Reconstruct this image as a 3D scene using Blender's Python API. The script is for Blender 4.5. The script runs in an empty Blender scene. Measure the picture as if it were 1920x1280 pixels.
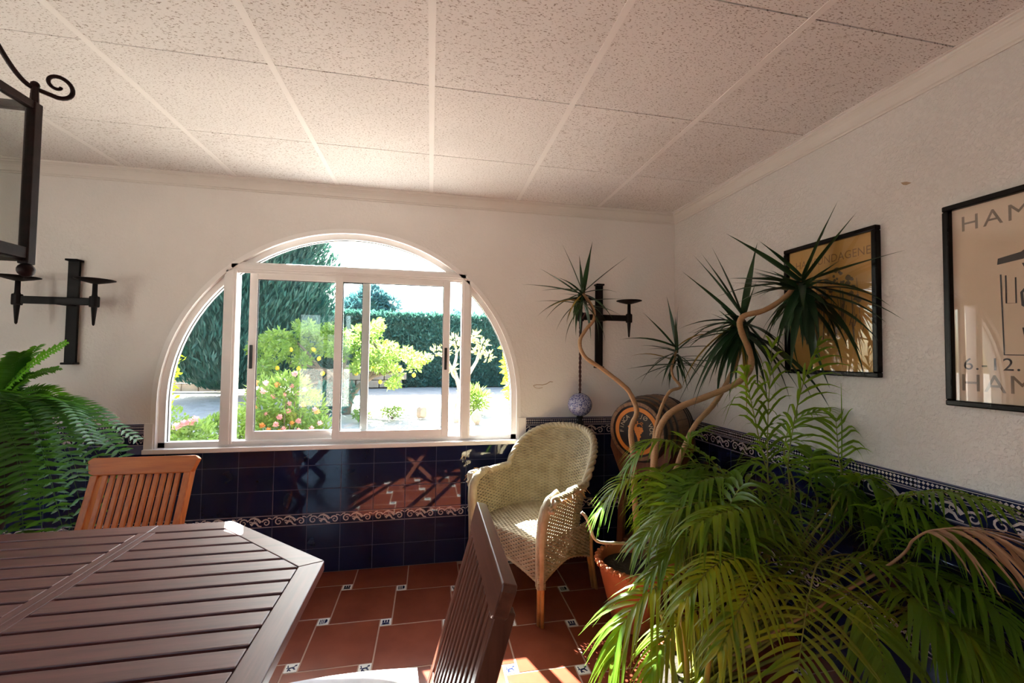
import bpy, bmesh, math, random
import numpy as np
from mathutils import Vector, Matrix

PI = math.pi
R = random.Random(7)
NR = np.random.default_rng(11)
scene = bpy.context.scene
COL = scene.collection

# ------------------------------------------------------------------ camera
CF, CYAW, CPIT, CROL = 784.0, 0.1923, 0.0328, 0.0122
CAM = Vector((0.0139, -1.1043, 1.3899))
_fw = Vector((math.sin(CYAW) * math.cos(CPIT), math.cos(CYAW) * math.cos(CPIT), math.sin(CPIT)))
_r0 = Vector((math.cos(CYAW), -math.sin(CYAW), 0))
_u0 = _r0.cross(_fw)
_rt = _r0 * math.cos(CROL) + _u0 * math.sin(CROL)
_up = _u0 * math.cos(CROL) - _r0 * math.sin(CROL)
cam_data = bpy.data.cameras.new('camera')
cam = bpy.data.objects.new('camera', cam_data)
COL.objects.link(cam)
M3 = Matrix((( _rt.x, _up.x, -_fw.x), (_rt.y, _up.y, -_fw.y), (_rt.z, _up.z, -_fw.z)))
cam.matrix_world = Matrix.Translation(CAM) @ M3.to_4x4()
cam_data.sensor_width = 36.0
cam_data.lens = CF / 1920.0 * 36.0
cam_data.clip_start = 0.02
cam_data.clip_end = 400
scene.camera = cam

# ------------------------------------------------------------------ light
SUN_AZ = Vector((-0.36, 0.933, 0)).normalized()
SUN_EL = math.radians(40)
SUN_DIR = (SUN_AZ * math.cos(SUN_EL) + Vector((0, 0, math.sin(SUN_EL)))).normalized()
sun_d = bpy.data.lights.new('sun', 'SUN')
sun_d.energy = 34.0
sun_d.angle = math.radians(0.55)
sun_d.color = (1.0, 0.955, 0.89)
sun = bpy.data.objects.new('sun', sun_d)
sun.rotation_euler = (-SUN_DIR).to_track_quat('-Z', 'Y').to_euler()
sun.location = (-6, 14, 13)
COL.objects.link(sun)

world = bpy.data.worlds.new('sky')
scene.world = world
world.use_nodes = True
wn = world.node_tree
wn.nodes.clear()
wo = wn.nodes.new('ShaderNodeOutputWorld')
wb = wn.nodes.new('ShaderNodeBackground')
sk = wn.nodes.new('ShaderNodeTexSky')
sk.sky_type = 'NISHITA'
sk.sun_disc = False
sk.sun_elevation = SUN_EL
sk.sun_rotation = math.atan2(SUN_AZ.x, SUN_AZ.y)
sk.air_density = 1.0
sk.dust_density = 2.2
sk.ozone_density = 1.0
wb.inputs['Strength'].default_value = 0.42
wn.links.new(sk.outputs[0], wb.inputs['Color'])
wn.links.new(wb.outputs[0], wo.inputs['Surface'])

scene.view_settings.view_transform = 'Standard'
scene.view_settings.look = 'None'
scene.view_settings.gamma = 1.0
scene.view_settings.use_curve_mapping = False
scene.view_settings.exposure = 1.64
try:
    cy = scene.cycles
    cy.use_denoising = True
    cy.max_bounces = 12
    cy.diffuse_bounces = 6
    cy.glossy_bounces = 4
    cy.transparent_max_bounces = 16
    cy.caustics_reflective = False
    cy.caustics_refractive = False
    cy.sample_clamp_indirect = 8.0
    cy.blur_glossy = 0.5
except Exception:
    pass


def at(px, py, Y):
    """the place seen at pixel (px, py) of the 1920 x 1280 photograph, at depth Y"""
    d = _rt * ((px - 960) / CF) - _up * ((py - 640) / CF) + _fw
    return CAM + d * ((Y - CAM.y) / d.y)


def at_x(px, py, X):
    d = _rt * ((px - 960) / CF) - _up * ((py - 640) / CF) + _fw
    return CAM + d * ((X - CAM.x) / d.x)


# ------------------------------------------------------------------ materials
def new_mat(name):
    m = bpy.data.materials.new(name)
    m.use_nodes = True
    nt = m.node_tree
    nt.nodes.clear()
    out = nt.nodes.new('ShaderNodeOutputMaterial')
    return m, nt, out


def ramp(nt, fac, stops):
    n = nt.nodes.new('ShaderNodeValToRGB')
    e = n.color_ramp.elements
    while len(e) < len(stops):
        e.new(0.5)
    for i, (p, c) in enumerate(stops):
        e[i].position = p
        e[i].color = (c[0], c[1], c[2], 1)
    nt.links.new(fac, n.inputs[0])
    return n.outputs[0]


def coords(nt, scale=(1, 1, 1), rnd=True):
    tc = nt.nodes.new('ShaderNodeTexCoord')
    mp = nt.nodes.new('ShaderNodeMapping')
    mp.inputs['Scale'].default_value = scale
    nt.links.new(tc.outputs['Object'], mp.inputs['Vector'])
    if rnd:
        oi = nt.nodes.new('ShaderNodeObjectInfo')
        mu = nt.nodes.new('ShaderNodeMath')
        mu.operation = 'MULTIPLY'
        mu.inputs[1].default_value = 37.0
        nt.links.new(oi.outputs['Random'], mu.inputs[0])
        cb = nt.nodes.new('ShaderNodeCombineXYZ')
        for k in range(3):
            nt.links.new(mu.outputs[0], cb.inputs[k])
        nt.links.new(cb.outputs[0], mp.inputs['Location'])
    return mp.outputs[0]


def noise(nt, vec, scale, detail=3, rough=0.55):
    n = nt.nodes.new('ShaderNodeTexNoise')
    n.inputs['Scale'].default_value = scale
    n.inputs['Detail'].default_value = detail
    n.inputs['Roughness'].default_value = rough
    nt.links.new(vec, n.inputs['Vector'])
    return n.outputs['Fac']


def bump(nt, height, strength, dist, bsdf):
    b = nt.nodes.new('ShaderNodeBump')
    b.inputs['Strength'].default_value = strength
    b.inputs['Distance'].default_value = dist
    nt.links.new(height, b.inputs['Height'])
    nt.links.new(b.outputs[0], bsdf.inputs['Normal'])


def mat(name, col, rough=0.6, col2=None, scale=8.0, stretch=(1, 1, 1), metal=0.0, bmp=0.0, bdist=0.002, bscale=None, spec=0.5, coat=0.0, rnd=True, detail=3):
    m, nt, out = new_mat(name)
    p = nt.nodes.new('ShaderNodeBsdfPrincipled')
    p.inputs['Roughness'].default_value = rough
    p.inputs['Metallic'].default_value = metal
    p.inputs['Specular IOR Level'].default_value = spec
    p.inputs['Coat Weight'].default_value = coat
    p.inputs['Coat Roughness'].default_value = 0.05
    v = coords(nt, stretch, rnd)
    c2 = col2 or tuple(c * 0.82 for c in col)
    f = noise(nt, v, scale, detail)
    nt.links.new(ramp(nt, f, [(0.3, c2), (0.7, col)]), p.inputs['Base Color'])
    if bmp:
        h = noise(nt, v, bscale or scale * 2, 4)
        bump(nt, h, bmp, bdist, p)
    nt.links.new(p.outputs[0], out.inputs['Surface'])
    return m


def leaf_mat(name, col, tcol, rough=0.45, mix=0.4, var=0.25, scale=3.0):
    m, nt, out = new_mat(name)
    p = nt.nodes.new('ShaderNodeBsdfPrincipled')
    p.inputs['Roughness'].default_value = rough
    p.inputs['Specular IOR Level'].default_value = 0.4
    t = nt.nodes.new('ShaderNodeBsdfTranslucent')
    mx = nt.nodes.new('ShaderNodeMixShader')
    mx.inputs[0].default_value = mix
    v = coords(nt)
    f = noise(nt, v, scale, 2)
    lo, hi = 1 - var, 1 + var
    nt.links.new(ramp(nt, f, [(0.3, [c * lo for c in col]), (0.7, [c * hi for c in col])]), p.inputs['Base Color'])
    nt.links.new(ramp(nt, f, [(0.3, [c * lo for c in tcol]), (0.7, [c * hi for c in tcol])]), t.inputs['Color'])
    nt.links.new(p.outputs[0], mx.inputs[1])
    nt.links.new(t.outputs[0], mx.inputs[2])
    nt.links.new(mx.outputs[0], out.inputs['Surface'])
    return m


def glass_mat(name, tint=(1, 1, 1), refl=1.0):
    m, nt, out = new_mat(name)
    tr = nt.nodes.new('ShaderNodeBsdfTransparent')
    tr.inputs[0].default_value = (*tint, 1)
    gl = nt.nodes.new('ShaderNodeBsdfGlossy')
    gl.inputs['Roughness'].default_value = 0.0
    # Schlick reflectance, the same from both sides of the pane
    lw = nt.nodes.new('ShaderNodeLayerWeight')
    lw.inputs['Blend'].default_value = 0.5
    pw = nt.nodes.new('ShaderNodeMath')
    pw.operation = 'POWER'
    pw.inputs[1].default_value = 5.0
    nt.links.new(lw.outputs['Facing'], pw.inputs[0])
    mu = nt.nodes.new('ShaderNodeMath')
    mu.operation = 'MULTIPLY_ADD'
    mu.inputs[1].default_value = 0.95
    mu.inputs[2].default_value = 0.04 * refl
    nt.links.new(pw.outputs[0], mu.inputs[0])
    mx = nt.nodes.new('ShaderNodeMixShader')
    nt.links.new(mu.outputs[0], mx.inputs[0])
    nt.links.new(tr.outputs[0], mx.inputs[1])
    nt.links.new(gl.outputs[0], mx.inputs[2])
    nt.links.new(mx.outputs[0], out.inputs['Surface'])
    return m


def wood_mat(name, dark, light, rough=0.4, stretch=(2, 30, 30), bmp=0.15, spec=0.5, coat=0.0):
    m, nt, out = new_mat(name)
    p = nt.nodes.new('ShaderNodeBsdfPrincipled')
    p.inputs['Roughness'].default_value = rough
    p.inputs['Specular IOR Level'].default_value = spec
    p.inputs['Coat Weight'].default_value = coat
    p.inputs['Coat Roughness'].default_value = 0.36
    v = coords(nt, stretch)
    f = noise(nt, v, 2.2, 5, 0.65)
    nt.links.new(ramp(nt, f, [(0.28, dark), (0.5, [(a + b) / 2 for a, b in zip(dark, light)]), (0.74, light)]), p.inputs['Base Color'])
    bump(nt, f, bmp, 0.001, p)
    nt.links.new(p.outputs[0], out.inputs['Surface'])
    return m


def plaster_mat(name, col, bscale, strength, dist):
    m, nt, out = new_mat(name)
    p = nt.nodes.new('ShaderNodeBsdfPrincipled')
    p.inputs['Roughness'].default_value = 0.85
    p.inputs['Specular IOR Level'].default_value = 0.25
    v = coords(nt, rnd=False)
    f = noise(nt, v, 2.0, 3)
    nt.links.new(ramp(nt, f, [(0.3, [c * 0.93 for c in col]), (0.7, col)]), p.inputs['Base Color'])
    a = noise(nt, v, bscale, 4, 0.6)
    r = ramp(nt, a, [(0.38, (0, 0, 0)), (0.56, (1, 1, 1))])
    bump(nt, r, strength, dist, p)
    nt.links.new(p.outputs[0], out.inputs['Surface'])
    return m


def ceiling_mat():
    m, nt, out = new_mat('fissured_ceiling_tile')
    p = nt.nodes.new('ShaderNodeBsdfPrincipled')
    p.inputs['Roughness'].default_value = 0.9
    p.inputs['Specular IOR Level'].default_value = 0.2
    v = coords(nt, (105, 250, 1))
    n = noise(nt, v, 1.0, 2, 0.5)
    pit = ramp(nt, n, [(0.335, (0, 0, 0)), (0.41, (1, 1, 1))])
    big = noise(nt, coords(nt, (3, 3, 3)), 1.0, 2)
    base = ramp(nt, big, [(0.3, (0.77, 0.745, 0.725)), (0.7, (0.82, 0.795, 0.775))])
    mx = nt.nodes.new('ShaderNodeMixRGB')
    mx.inputs['Color1'].default_value = (0.36, 0.30, 0.26, 1)
    nt.links.new(pit, mx.inputs['Fac'])
    nt.links.new(base, mx.inputs['Color2'])
    nt.links.new(mx.outputs[0], p.inputs['Base Color'])
    bump(nt, pit, 0.5, 0.003, p)
    nt.links.new(p.outputs[0], out.inputs['Surface'])
    return m


def checker_mat(name, a, b, cell):
    m, nt, out = new_mat(name)
    p = nt.nodes.new('ShaderNodeBsdfPrincipled')
    p.inputs['Roughness'].default_value = 0.12
    tc = nt.nodes.new('ShaderNodeTexCoord')
    mp = nt.nodes.new('ShaderNodeMapping')
    mp.inputs['Location'].default_value = (0.0, 0.5 / cell * 0, 0)
    nt.links.new(tc.outputs['Object'], mp.inputs['Vector'])
    ck = nt.nodes.new('ShaderNodeTexChecker')
    ck.inputs['Color1'].default_value = (*a, 1)
    ck.inputs['Color2'].default_value = (*b, 1)
    ck.inputs['Scale'].default_value = 1.0 / cell
    nt.links.new(mp.outputs[0], ck.inputs['Vector'])
    nt.links.new(ck.outputs[0], p.inputs['Base Color'])
    nt.links.new(p.outputs[0], out.inputs['Surface'])
    return m


M = {}
M['plaster_back'] = plaster_mat('back_wall_plaster', (0.76, 0.722, 0.692), 60, 0.35, 0.002)
M['plaster_right'] = plaster_mat('rough_right_wall_plaster', (0.76, 0.730, 0.70), 75, 0.75, 0.004)
M['stucco_out'] = plaster_mat('outside_stucco', (0.85, 0.83, 0.78), 45, 0.6, 0.005)
M['ceiling'] = ceiling_mat()
M['ceiling_grid'] = mat('ceiling_runner_white', (0.86, 0.835, 0.81), 0.6, (0.84, 0.815, 0.79))
M['ceiling_gap'] = mat('ceiling_dark_gap', (0.12, 0.10, 0.08), 0.9)
M['cornice'] = mat('cornice_plaster', (0.70, 0.655, 0.61), 0.7, (0.67, 0.625, 0.58), 5)
M['navy'] = mat('navy_glazed_tile', (0.007, 0.012, 0.050), 0.035, (0.005, 0.009, 0.036), 6, spec=0.6)
M['grout'] = mat('dark_blue_grout', (0.10, 0.11, 0.20), 0.7)
M['tile_white'] = mat('white_glaze_print', (0.62, 0.56, 0.56), 0.12)
M['listel'] = checker_mat('blue_white_check_print', (0.68, 0.66, 0.68), (0.010, 0.012, 0.055), 0.0125)
M['terracotta_tile'] = mat('terracotta_floor_tile', (0.20, 0.050, 0.026), 0.20, (0.14, 0.032, 0.017), 5, bmp=0.12, bdist=0.002, bscale=9, spec=0.45)
M['floor_grout'] = mat('floor_grout', (0.34, 0.20, 0.14), 0.8)
M['inset_white'] = mat('inset_white_glaze', (0.72, 0.70, 0.66), 0.15)
M['inset_blue'] = mat('inset_blue_print', (0.015, 0.02, 0.07), 0.2)
M['alu'] = mat('white_painted_aluminium', (0.82, 0.79, 0.77), 0.35, (0.79, 0.76, 0.74))
M['gasket'] = mat('black_rubber_gasket', (0.02, 0.02, 0.02), 0.6)
M['black_plastic'] = mat('black_plastic_handle', (0.015, 0.015, 0.016), 0.35)
M['glass'] = glass_mat('window_glass', (0.93, 0.97, 0.97))
M['lantern_glass'] = glass_mat('lantern_glass', (0.90, 0.91, 0.90))
M['picture_glass'] = glass_mat('picture_glass', (0.97, 0.97, 0.97), 1.5)
M['iron'] = mat('black_wrought_iron', (0.009, 0.007, 0.007), 0.5, (0.006, 0.005, 0.005), 30, bmp=0.2, bscale=60, spec=0.15)
M['iron_brown'] = mat('brown_black_wrought_iron', (0.030, 0.012, 0.012), 0.45, (0.012, 0.005, 0.006), 30, bmp=0.2, bscale=60, spec=0.2)
M['table_wood'] = wood_mat('dark_oiled_table_wood', (0.072, 0.019, 0.018), (0.170, 0.058, 0.050), 0.42, (1.6, 26, 26), 0.10, 0.8, 0.28)
M['table_wood_y'] = wood_mat('dark_oiled_table_wood_cross', (0.072, 0.019, 0.018), (0.170, 0.058, 0.050), 0.42, (26, 1.6, 26), 0.10, 0.8, 0.28)
M['chair_wood'] = wood_mat('brown_teak_chair_wood', (0.085, 0.026, 0.016), (0.175, 0.062, 0.038), 0.30, (26, 26, 1.6), 0.1)
M['chair_wood_rail'] = wood_mat('brown_teak_chair_rail', (0.085, 0.026, 0.016), (0.175, 0.062, 0.038), 0.30, (1.6, 26, 26), 0.1)
M['far_wood_rail'] = wood_mat('orange_teak_chair_rail', (0.33, 0.082, 0.014), (0.58, 0.175, 0.034), 0.38, (1.6, 26, 26), 0.15)
M['far_wood'] = wood_mat('orange_teak_chair_wood', (0.33, 0.082, 0.014), (0.58, 0.175, 0.034), 0.38, (26, 26, 1.6), 0.2)
M['cushion'] = mat('white_cushion_cloth', (0.80, 0.80, 0.83), 0.9, (0.74, 0.74, 0.78), 20, bmp=0.2, bscale=200)
M['wicker'] = mat('pale_straw_wicker', (0.44, 0.375, 0.25), 0.55, (0.29, 0.235, 0.14), 14, bmp=0.2, bscale=60)
M['cane'] = mat('golden_cane', (0.52, 0.29, 0.09), 0.4, (0.40, 0.20, 0.06), 20)
M['terracotta'] = mat('terracotta_pot_clay', (0.46, 0.145, 0.050), 0.6, (0.36, 0.10, 0.035), 7, bmp=0.15, bscale=40)
M['terracotta_red'] = mat('red_clay_ribbed_pot', (0.40, 0.11, 0.04), 0.55, (0.30, 0.075, 0.03), 8)
M['dark_pot'] = mat('dark_glazed_pot', (0.05, 0.032, 0.02), 0.3)
M['soil'] = mat('dark_soil', (0.030, 0.020, 0.012), 0.95, (0.015, 0.010, 0.006), 40, bmp=0.8, bdist=0.01, bscale=50)
M['trunk'] = mat('tan_ringed_trunk', (0.46, 0.27, 0.13), 0.7, (0.30, 0.16, 0.075), 10, (6, 6, 60), bmp=0.4, bscale=12)
M['dead_wood'] = mat('pale_dry_branch', (0.62, 0.52, 0.40), 0.7, (0.45, 0.35, 0.25), 20)
M['dracaena'] = leaf_mat('dark_dracaena_leaf', (0.012, 0.042, 0.016), (0.05, 0.12, 0.02), 0.35, 0.18)
M['dracaena_old'] = leaf_mat('yellowing_dracaena_leaf', (0.28, 0.17, 0.025), (0.30, 0.20, 0.03), 0.5, 0.3)
M['palm'] = leaf_mat('areca_palm_leaflet', (0.080, 0.170, 0.012), (0.36, 0.54, 0.025), 0.36, 0.42, var=0.38, scale=2.0)
M['palm_dead'] = leaf_mat('dry_brown_palm_leaflet', (0.48, 0.28, 0.155), (0.40, 0.22, 0.11), 0.6, 0.25)
M['palm_stem'] = mat('palm_rachis', (0.26, 0.25, 0.035), 0.5, (0.16, 0.18, 0.03), 8)
M['fern'] = leaf_mat('sword_fern_pinna', (0.030, 0.115, 0.009), (0.16, 0.44, 0.016), 0.5, 0.38, 0.5, 2.0)
M['barrel_wood'] = wood_mat('old_oak_stave', (0.11, 0.050, 0.022), (0.27, 0.14, 0.06), 0.45, (22, 2, 22), 0.2)
M['barrel_dark'] = wood_mat('dark_barrel_head', (0.010, 0.006, 0.004), (0.026, 0.014, 0.008), 0.4, (22, 22, 4), 0.1)
M['hoop'] = mat('dark_iron_hoop', (0.055, 0.045, 0.038), 0.45, metal=0.5)
M['orange_paint'] = mat('orange_paint', (0.60, 0.20, 0.022), 0.45, (0.50, 0.155, 0.018), 10)
M['cream_paint'] = mat('cream_lettering_paint', (0.50, 0.38, 0.24), 0.5)
M['stand_wood'] = wood_mat('reddish_brown_stand_wood', (0.09, 0.030, 0.014), (0.20, 0.075, 0.032), 0.45, (22, 22, 3), 0.2)
M['black_frame'] = mat('black_lacquered_frame', (0.004, 0.0035, 0.0035), 0.25, spec=0.12)
M['paper_yellow'] = mat('ochre_poster_paper', (0.56, 0.315, 0.085), 0.8, (0.50, 0.275, 0.07), 6)
M['paper_cream'] = mat('cream_poster_paper', (0.62, 0.48, 0.35), 0.8, (0.59, 0.45, 0.325), 4)
M['ink_brown'] = mat('brown_printing_ink', (0.27, 0.135, 0.04), 0.8)
M['ink_olive'] = mat('grey_brown_printing_ink', (0.17, 0.125, 0.075), 0.8)
M['ink_grey'] = mat('grey_brown_letter_ink', (0.19, 0.135, 0.09), 0.8)
M['ink_black'] = mat('black_printing_ink', (0.025, 0.02, 0.02), 0.8)
M['cord'] = mat('dark_red_twisted_cord', (0.055, 0.016, 0.016), 0.8, (0.03, 0.009, 0.009), 60)
M['tassel'] = mat('dark_tassel_thread', (0.012, 0.012, 0.014), 0.9)
M['wall_mark'] = mat('flaked_plaster_mark', (0.44, 0.31, 0.20), 0.9)


def ceramic_mat():
    m, nt, out = new_mat('blue_white_ceramic')
    p = nt.nodes.new('ShaderNodeBsdfPrincipled')
    p.inputs['Roughness'].default_value = 0.15
    v = nt.nodes.new('ShaderNodeTexVoronoi')
    v.inputs['Scale'].default_value = 85
    nt.links.new(coords(nt, rnd=False), v.inputs['Vector'])
    c = ramp(nt, v.outputs['Distance'], [(0.25, (0.035, 0.05, 0.20)), (0.55, (0.33, 0.34, 0.50))])
    nt.links.new(c, p.inputs['Base Color'])
    nt.links.new(p.outputs[0], out.inputs['Surface'])
    return m


M['ceramic'] = ceramic_mat()
# garden
M['gravel'] = mat('pale_garden_gravel', (0.50, 0.43, 0.36), 0.9, (0.38, 0.32, 0.27), 3, bmp=0.6, bdist=0.02, bscale=25, rnd=False)
M['paving'] = mat('terrace_paving', (0.36, 0.30, 0.25), 0.85, (0.30, 0.25, 0.20), 2, rnd=False)
M['stone'] = mat('garden_wall_stone', (0.42, 0.32, 0.23), 0.9, (0.30, 0.22, 0.16), 3, bmp=0.5, bdist=0.02, bscale=8)
M['cypress'] = leaf_mat('dark_cypress_spray', (0.026, 0.092, 0.074), (0.04, 0.13, 0.085), 0.6, 0.25)
M['conifer'] = leaf_mat('hazed_pine_spray', (0.06, 0.17, 0.19), (0.08, 0.20, 0.19), 0.6, 0.3)  # distance haze is put into this leaf colour
M['hedge'] = leaf_mat('clipped_hedge_leaf', (0.045, 0.135, 0.115), (0.07, 0.20, 0.14), 0.6, 0.3)  # green lightened towards teal so the colour itself carries haze
M['lemon_leaf'] = leaf_mat('lemon_tree_leaf', (0.10, 0.19, 0.035), (0.30, 0.43, 0.075), 0.35, 0.5)
M['shrub_leaf'] = leaf_mat('sunlit_shrub_leaf', (0.12, 0.22, 0.04), (0.34, 0.46, 0.09), 0.45, 0.45)  # sunlit brightness is put into this leaf colour
M['yellow_leaf'] = leaf_mat('yellow_green_leaf', (0.42, 0.50, 0.02), (0.75, 0.80, 0.04), 0.45, 0.5)
M['pink'] = leaf_mat('pink_oleander_flower', (0.80, 0.36, 0.36), (0.85, 0.42, 0.40), 0.6, 0.5)
M['orange_flower'] = leaf_mat('orange_flower', (0.85, 0.35, 0.12), (0.90, 0.45, 0.15), 0.6, 0.5)
M['lemon'] = mat('lemon_rind', (0.85, 0.55, 0.02), 0.45, (0.75, 0.45, 0.015), 20)
M['bark'] = mat('grey_brown_bark', (0.17, 0.125, 0.09), 0.9, (0.09, 0.065, 0.045), 10, bmp=0.5, bdist=0.01, bscale=20)
M['pale_bark'] = mat('pale_frangipani_bark', (0.42, 0.34, 0.26), 0.8, (0.30, 0.23, 0.17), 12)
M['pale_tuft'] = leaf_mat('pale_yellow_leaf_tuft', (0.50, 0.46, 0.16), (0.62, 0.58, 0.20), 0.5, 0.4)
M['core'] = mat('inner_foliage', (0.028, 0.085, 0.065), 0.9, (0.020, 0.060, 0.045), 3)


# ------------------------------------------------------------------ mesh helpers
class MB:
    def __init__(self):
        self.v, self.f, self.mi = [], [], []

    def add(self, vs, fs, mi=0):
        o = len(self.v)
        self.v += [tuple(v) for v in vs]
        self.f += [tuple(i + o for i in f) for f in fs]
        self.mi += [mi] * len(fs)

    def box(self, lo, hi, mi=0, mtx=None):
        x0, y0, z0 = lo
        x1, y1, z1 = hi
        vs = [Vector(p) for p in ((x0, y0, z0), (x1, y0, z0), (x1, y1, z0), (x0, y1, z0), (x0, y0, z1), (x1, y0, z1), (x1, y1, z1), (x0, y1, z1))]
        if mtx is not None:
            vs = [mtx @ v for v in vs]
        self.add(vs, [(3, 2, 1, 0), (4, 5, 6, 7), (0, 1, 5, 4), (1, 2, 6, 5), (2, 3, 7, 6), (3, 0, 4, 7)], mi)

    def beam(self, a, b, w, h, up=(0, 0, 1), mi=0):
        a, b = Vector(a), Vector(b)
        d = (b - a).normalized()
        u = Vector(up)
        s = d.cross(u).normalized()
        u = s.cross(d).normalized()
        vs = []
        for p in (a, b):
            for i, j in ((-1, -1), (1, -1), (1, 1), (-1, 1)):
                vs.append(p + s * (w / 2 * i) + u * (h / 2 * j))
        self.add(vs, [(3, 2, 1, 0), (4, 5, 6, 7), (0, 1, 5, 4), (1, 2, 6, 5), (2, 3, 7, 6), (3, 0, 4, 7)], mi)

    def tube(self, pts, rad, n=8, mi=0, cap=True, up=None, flat=1.0):
        pts = [Vector(p) for p in pts]
        k = len(pts)
        rads = rad if isinstance(rad, (list, tuple)) else [rad] * k
        t0 = (pts[1] - pts[0]).normalized()
        ref = Vector(up) if up else (Vector((0, 0, 1)) if abs(t0.z) < 0.9 else Vector((1, 0, 0)))
        s = t0.cross(ref).normalized()
        vs, fs = [], []
        for i, p in enumerate(pts):
            t = (pts[min(i + 1, k - 1)] - pts[max(i - 1, 0)])
            if t.length < 1e-9:
                t = t0
            t = t.normalized()
            s = (s - t * s.dot(t))
            s = s.normalized() if s.length > 1e-6 else t.orthogonal().normalized()
            u = s.cross(t)
            for j in range(n):
                a = 2 * PI * j / n
                vs.append(p + (s * math.cos(a) + u * (math.sin(a) * flat)) * rads[i])
        for i in range(k - 1):
            for j in range(n):
                fs.append((i * n + j, i * n + (j + 1) % n, (i + 1) * n + (j + 1) % n, (i + 1) * n + j))
        if cap:
            fs.append(tuple(range(n - 1, -1, -1)))
            fs.append(tuple((k - 1) * n + j for j in range(n)))
        self.add(vs, fs, mi)

    def lathe(self, prof, c=(0, 0, 0), n=24, mi=0, axis='Z'):
        c = Vector(c)
        vs, fs = [], []
        for r, z in prof:
            for j in range(n):
                a = 2 * PI * j / n
                if axis == 'Z':
                    vs.append(c + Vector((r * math.cos(a), r * math.sin(a), z)))
                elif axis == 'Y':
                    vs.append(c + Vector((r * math.cos(a), z, -r * math.sin(a))))
        for i in range(len(prof) - 1):
            for j in range(n):
                fs.append((i * n + j, i * n + (j + 1) % n, (i + 1) * n + (j + 1) % n, (i + 1) * n + j))
        fs.append(tuple(range(n - 1, -1, -1)))
        fs.append(tuple((len(prof) - 1) * n + j for j in range(n)))
        self.add(vs, fs, mi)

    def ball(self, c, r, n=12, mi=0, sz=1.0):
        prof = [(max(1e-4, r * math.sin(PI * i / (n // 2 + 2))), -r * sz * math.cos(PI * i / (n // 2 + 2))) for i in range(n // 2 + 3)]
        self.lathe(prof, c, n, mi)

    def prism(self, poly, z0, z1, mi=0, mtx=None):
        n = len(poly)
        vs = [Vector((x, y, z0)) for x, y in poly] + [Vector((x, y, z1)) for x, y in poly]
        if mtx is not None:
            vs = [mtx @ v for v in vs]
        fs = [tuple(range(n - 1, -1, -1)), tuple(range(n, 2 * n))]
        fs += [(i, (i + 1) % n, n + (i + 1) % n, n + i) for i in range(n)]
        self.add(vs, fs, mi)

    def mesh(self, name, mats, org=(0, 0, 0), smooth=False, bevel=0.0):
        me = bpy.data.meshes.new(name)
        ox, oy, oz = org
        me.from_pydata([(x - ox, y - oy, z - oz) for x, y, z in self.v], [], self.f)
        for m_ in (mats if isinstance(mats, (list, tuple)) else [mats]):
            me.materials.append(m_)
        if any(self.mi):
            me.polygons.foreach_set('material_index', self.mi)
        if bevel:
            bm = bmesh.new()
            bm.from_mesh(me)
            es = [e for e in bm.edges if len(e.link_faces) == 2 and e.calc_face_angle(0) > 0.6]
            bmesh.ops.bevel(bm, geom=es, offset=bevel, segments=2, affect='EDGES', profile=0.5, clamp_overlap=True)
            bm.to_mesh(me)
            bm.free()
        if smooth:
            me.polygons.foreach_set('use_smooth', [True] * len(me.polygons))
        me.update()
        return me

    def build(self, name, mats, parent=None, org=(0, 0, 0), smooth=False, bevel=0.0):
        return place(name, self.mesh(name, mats, org, smooth, bevel), parent=parent)


def place(name, me, loc=(0, 0, 0), parent=None, rot=(0, 0, 0), scale=(1, 1, 1)):
    o = bpy.data.objects.new(name, me)
    COL.objects.link(o)
    o.location = loc
    o.rotation_euler = rot
    o.scale = scale
    if parent is not None:
        o.parent = parent
    return o


def tag(o, label, cat, group=None):
    o['label'] = label
    o['category'] = cat
    if group:
        o['group'] = group
    return o


def thing(name, label, cat, loc=(0, 0, 0), rotz=0.0, group=None):
    o = bpy.data.objects.new(name, None)
    o.empty_display_size = 0.1
    COL.objects.link(o)
    o.location = loc
    o.rotation_euler = (0, 0, rotz)
    return tag(o, label, cat, group)


def struct(o, label=None):
    o['kind'] = 'structure'
    if label:
        o['label'] = label
    return o


def np_mesh(name, verts, quads, mats, mat_idx=None, smooth=False):
    """verts (n,3), quads (m,4) arrays"""
    me = bpy.data.meshes.new(name)
    nv, nf = len(verts), len(quads)
    me.vertices.add(nv)
    me.vertices.foreach_set('co', np.asarray(verts, dtype=np.float32).ravel())
    me.loops.add(nf * 4)
    me.loops.foreach_set('vertex_index', np.asarray(quads, dtype=np.int32).ravel())
    me.polygons.add(nf)
    me.polygons.foreach_set('loop_start', np.arange(0, nf * 4, 4, dtype=np.int32))
    for m_ in (mats if isinstance(mats, (list, tuple)) else [mats]):
        me.materials.append(m_)
    if mat_idx is not None:
        me.polygons.foreach_set('material_index', np.asarray(mat_idx, dtype=np.int32))
    if smooth:
        me.polygons.foreach_set('use_smooth', [True] * nf)
    me.update(calc_edges=True)
    me.validate()
    return me


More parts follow.
